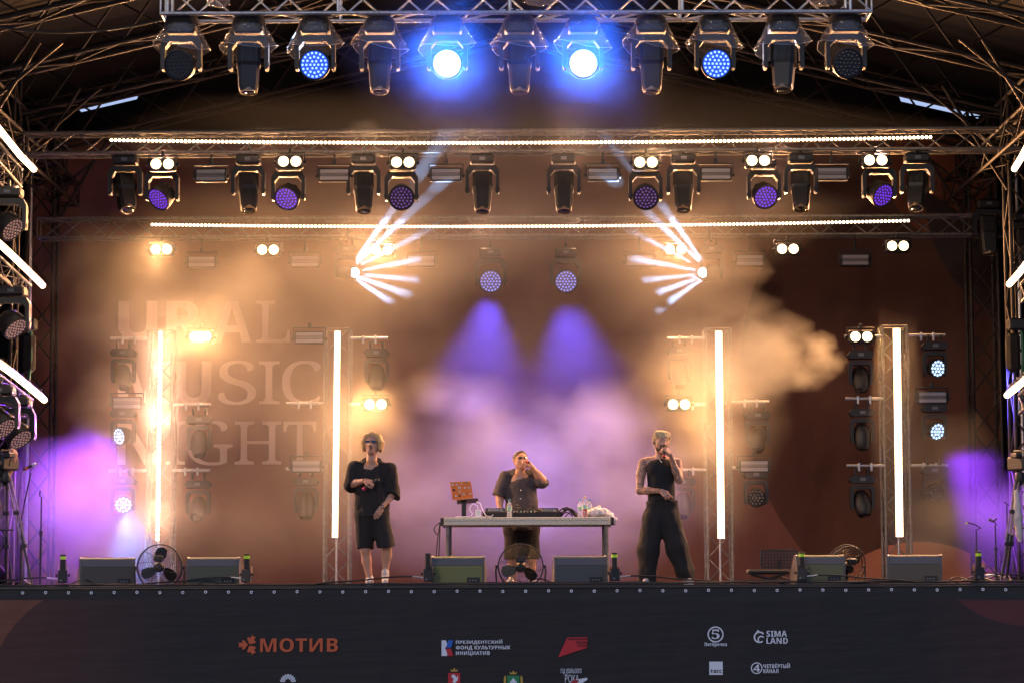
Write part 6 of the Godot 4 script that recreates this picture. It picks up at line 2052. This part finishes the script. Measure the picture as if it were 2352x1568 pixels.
	part("beard", swollen(moved([
		[Vector3(-0.062, -0.03, 0.0), 0.022, Vector3(-0.045, -0.085, 0.03), 0.027], [Vector3(0.062, -0.03, 0.0), 0.022, Vector3(0.045, -0.085, 0.03), 0.027],
		[Vector3(-0.045, -0.09, 0.03), 0.026, Vector3(0, -0.118, 0.055), 0.028], [Vector3(0.045, -0.09, 0.03), 0.026, Vector3(0, -0.118, 0.055), 0.028],
		[Vector3(-0.03, -0.05, 0.087), 0.0085, Vector3(0.03, -0.05, 0.087), 0.0085], [Vector3(-0.035, -0.055, 0.083), 0.009, Vector3(-0.036, -0.095, 0.07), 0.012], [Vector3(0.035, -0.055, 0.083), 0.009, Vector3(0.036, -0.095, 0.07), 0.012],
	], h), 0.005, 0.012, [], 0.003, 60.0, 70), M.beard_hair, o)
	face_bits(o, h, 0.03, true)
	part("earpiece", Shape.new().ball(Vector3.ZERO, Vector3(0.01, 0.012, 0.01), 8), M.rubber, o, h * Transform3D(Basis(), Vector3(-0.093, -0.01, -0.005)))
	var wire := [h * Vector3(-0.094, -0.02, -0.002), j.call(1507, 1040, 0.07), j.call(1513, 1052, 0.11), j.call(1520, 1061, 0.12)]
	part("earpiece_wire", Shape.new().path(wire, 0.0025, 4), M.white_cotton, o)
	var chain := []
	for k in 13:
		var t := lerpf(-1.3, 1.3, k / 12.0)
		chain.append(j.call(1518, 1047, 0.0) + Vector3(sin(t) * 0.07, -0.055 * cos(t) - 0.02, 0.03 + 0.065 * cos(t)))
	part("necklace", Shape.new().path(chain, 0.0025, 4), M.silver, o)
	var grip := hand_b * Vector3(0, 0.082, 0.032)
	var mouth := h * Vector3(0, -0.075, 0.11)
	microphone("microphone with red ring held to the mouth of the bearded singer", grip + O, O + mouth, M.red_ring)


# ---------------------------------------------------------------- haze and smoke

func air(called: String, shape: int, where: Vector3, size: Vector3, density: float, parent: Node, turn := 0.0) -> void:
	var f := FogVolume.new()
	f.name = called
	f.shape = shape
	f.size = size
	var m := FogMaterial.new()
	m.density = density
	m.albedo = Color(0.97, 0.97, 0.97)
	f.material = m
	parent.add_child(f, true)
	f.position = where
	f.rotation.z = turn


func puff(called: String, where: Vector3, size: Vector3, density: float, parent: Node, roll := 0.0) -> void:
	# a cube of smoke standing on its corner, stretched to size: thickest in its middle and thinning out to nothing at its rim
	var f := FogVolume.new()
	f.name = called
	f.shape = RenderingServer.FOG_VOLUME_SHAPE_BOX
	f.size = Vector3.ONE
	var m := FogMaterial.new()
	m.density = density
	m.albedo = Color(0.97, 0.97, 0.97)
	f.material = m
	var d := Vector3.ONE.normalized()
	var turn := Basis(d.cross(Vector3.BACK).normalized(), d.angle_to(Vector3.BACK))
	f.basis = Basis.from_scale(size / 1.633) * Basis(Vector3.BACK, roll) * turn
	parent.add_child(f, true)
	f.position = where


func cloud(h: Node3D, count: int, c: Vector2, spread: Vector2, z0: float, z1: float, r0: float, r1: float, density: float, even := false) -> void:
	# puffs strewn round a place of the front elevation, thickest at its middle (or evenly, within twice the spread)
	for k in count:
		var q := Vector2(rng.randfn(), rng.randfn()) if not even else Vector2(rng.randf_range(-1.7, 1.7), rng.randf_range(-1.7, 1.7))
		var z := lerpf(z0, z1, rng.randf())
		var r := lerpf(r0, r1, pow(rng.randf(), 1.4))
		var p := at(c.x + q.x * spread.x, c.y + q.y * spread.y, z)
		p.y = maxf(p.y, DECK + r * 0.6)
		puff("puff", p, Vector3(r * rng.randf_range(2.2, 3.4), r * rng.randf_range(1.6, 2.4), r * 2.0), density * rng.randf_range(0.6, 1.4), h, rng.randf_range(0.0, PI))


func make_haze() -> void:
	var h := Node3D.new()
	h.name = "stage_haze"
	add_child(h)
	tag(h, "thin haze glowing blue before the two brightest lights of the front truss", "haze", "", "stuff")
	for u in [1026, 1340]:
		for q in [[1.2, 0.07, 0.0], [1.7, 0.035, 0.5], [2.7, 0.012, 0.26]]: puff("haze", at(u, 137, 0.9), Vector3.ONE * q[0], q[1], h, q[2])
	var s := Node3D.new()
	s.name = "stage_smoke"
	add_child(s)
	tag(s, "billowing smoke drifting between the towers and behind the table", "smoke", "", "stuff")
	puff("bank", at(560, 800, -7.0), Vector3(6.6, 4.6, 2.6), 0.06, s, 0.2)
	puff("bank", at(640, 900, -7.0), Vector3(4.6, 4.6, 2.4), 0.06, s, 0.8)
	puff("bank", at(1100, 500, -6.8), Vector3(12.0, 2.6, 2.6), 0.05, s, 0.5)
	puff("bank", at(1180, 318, -5.3), Vector3(13.5, 1.9, 1.4), 0.07, s, 0.5)
	puff("bank", at(1210, 1120, -5.6), Vector3(6.4, 3.4, 2.2), 0.09, s, 0.0)
	puff("bank", at(1190, 1190, -5.4), Vector3(5.4, 2.6, 1.8), 0.09, s, 0.5)
	puff("bank", at(780, 1000, -6.2), Vector3(2.4, 4.0, 1.6), 0.08, s, 0.3)
	puff("bank", at(1640, 930, -6.3), Vector3(2.4, 4.2, 1.6), 0.09, s, 0.1)
	puff("bank", at(1213, 790, -7.0), Vector3(6.0, 4.0, 2.0), 0.05, s, 0.4)
	puff("bank", at(200, 1190, -6.2), Vector3(3.8, 2.8, 2.0), 0.13, s, 0.3)
	puff("bank", at(2230, 1220, -6.2), Vector3(2.8, 2.2, 2.0), 0.1, s, 0.0)
	puff("bank", at(2190, 1060, -6.4), Vector3(1.6, 1.7, 0.9), 0.14, s, 0.3)
	puff("bank", at(235, 1060, -6.4), Vector3(1.6, 1.6, 0.9), 0.1, s, 0.3)
	for u in [890, 1540]: puff("bank", at(u, 615, -6.9), Vector3(3.2, 2.2, 2.2), 0.1, s, 0.25)
	for q in [[365, 0.16], [772, 0.16], [1654, 0.18], [2064, 0.18]]: puff("bank", at(q[0], 1000, -6.85), Vector3(1.0, 4.2, 0.7), q[1], s, 0.2)
	puff("bank", at(570, 1200, -5.8), Vector3(5.0, 2.2, 1.6), 0.06, s, 0.5)
	cloud(s, 5, Vector2(520, 760), Vector2(180, 130), -8.0, -5.8, 0.6, 1.1, 0.08)
	cloud(s, 3, Vector2(1050, 490), Vector2(460, 60), -7.8, -5.8, 0.6, 1.0, 0.06, true)
	cloud(s, 16, Vector2(1200, 1080), Vector2(200, 75), -5.6, -4.8, 0.3, 0.7, 0.13, true)
	cloud(s, 10, Vector2(1350, 985), Vector2(80, 30), -5.4, -4.9, 0.25, 0.5, 0.17)
	cloud(s, 7, Vector2(1020, 900), Vector2(60, 40), -6.0, -5.5, 0.22, 0.45, 0.17)
	cloud(s, 6, Vector2(1660, 900), Vector2(60, 110), -6.4, -6.0, 0.4, 0.7, 0.14)
	cloud(s, 18, Vector2(1740, 810), Vector2(50, 60), -6.5, -6.1, 0.2, 0.5, 0.2)
	cloud(s, 14, Vector2(1850, 840), Vector2(45, 28), -6.5, -6.3, 0.15, 0.34, 0.22)
	cloud(s, 5, Vector2(170, 1180), Vector2(80, 60), -6.2, -5.6, 0.4, 0.7, 0.12)
	cloud(s, 4, Vector2(2240, 1230), Vector2(70, 45), -6.2, -5.6, 0.35, 0.6, 0.12)
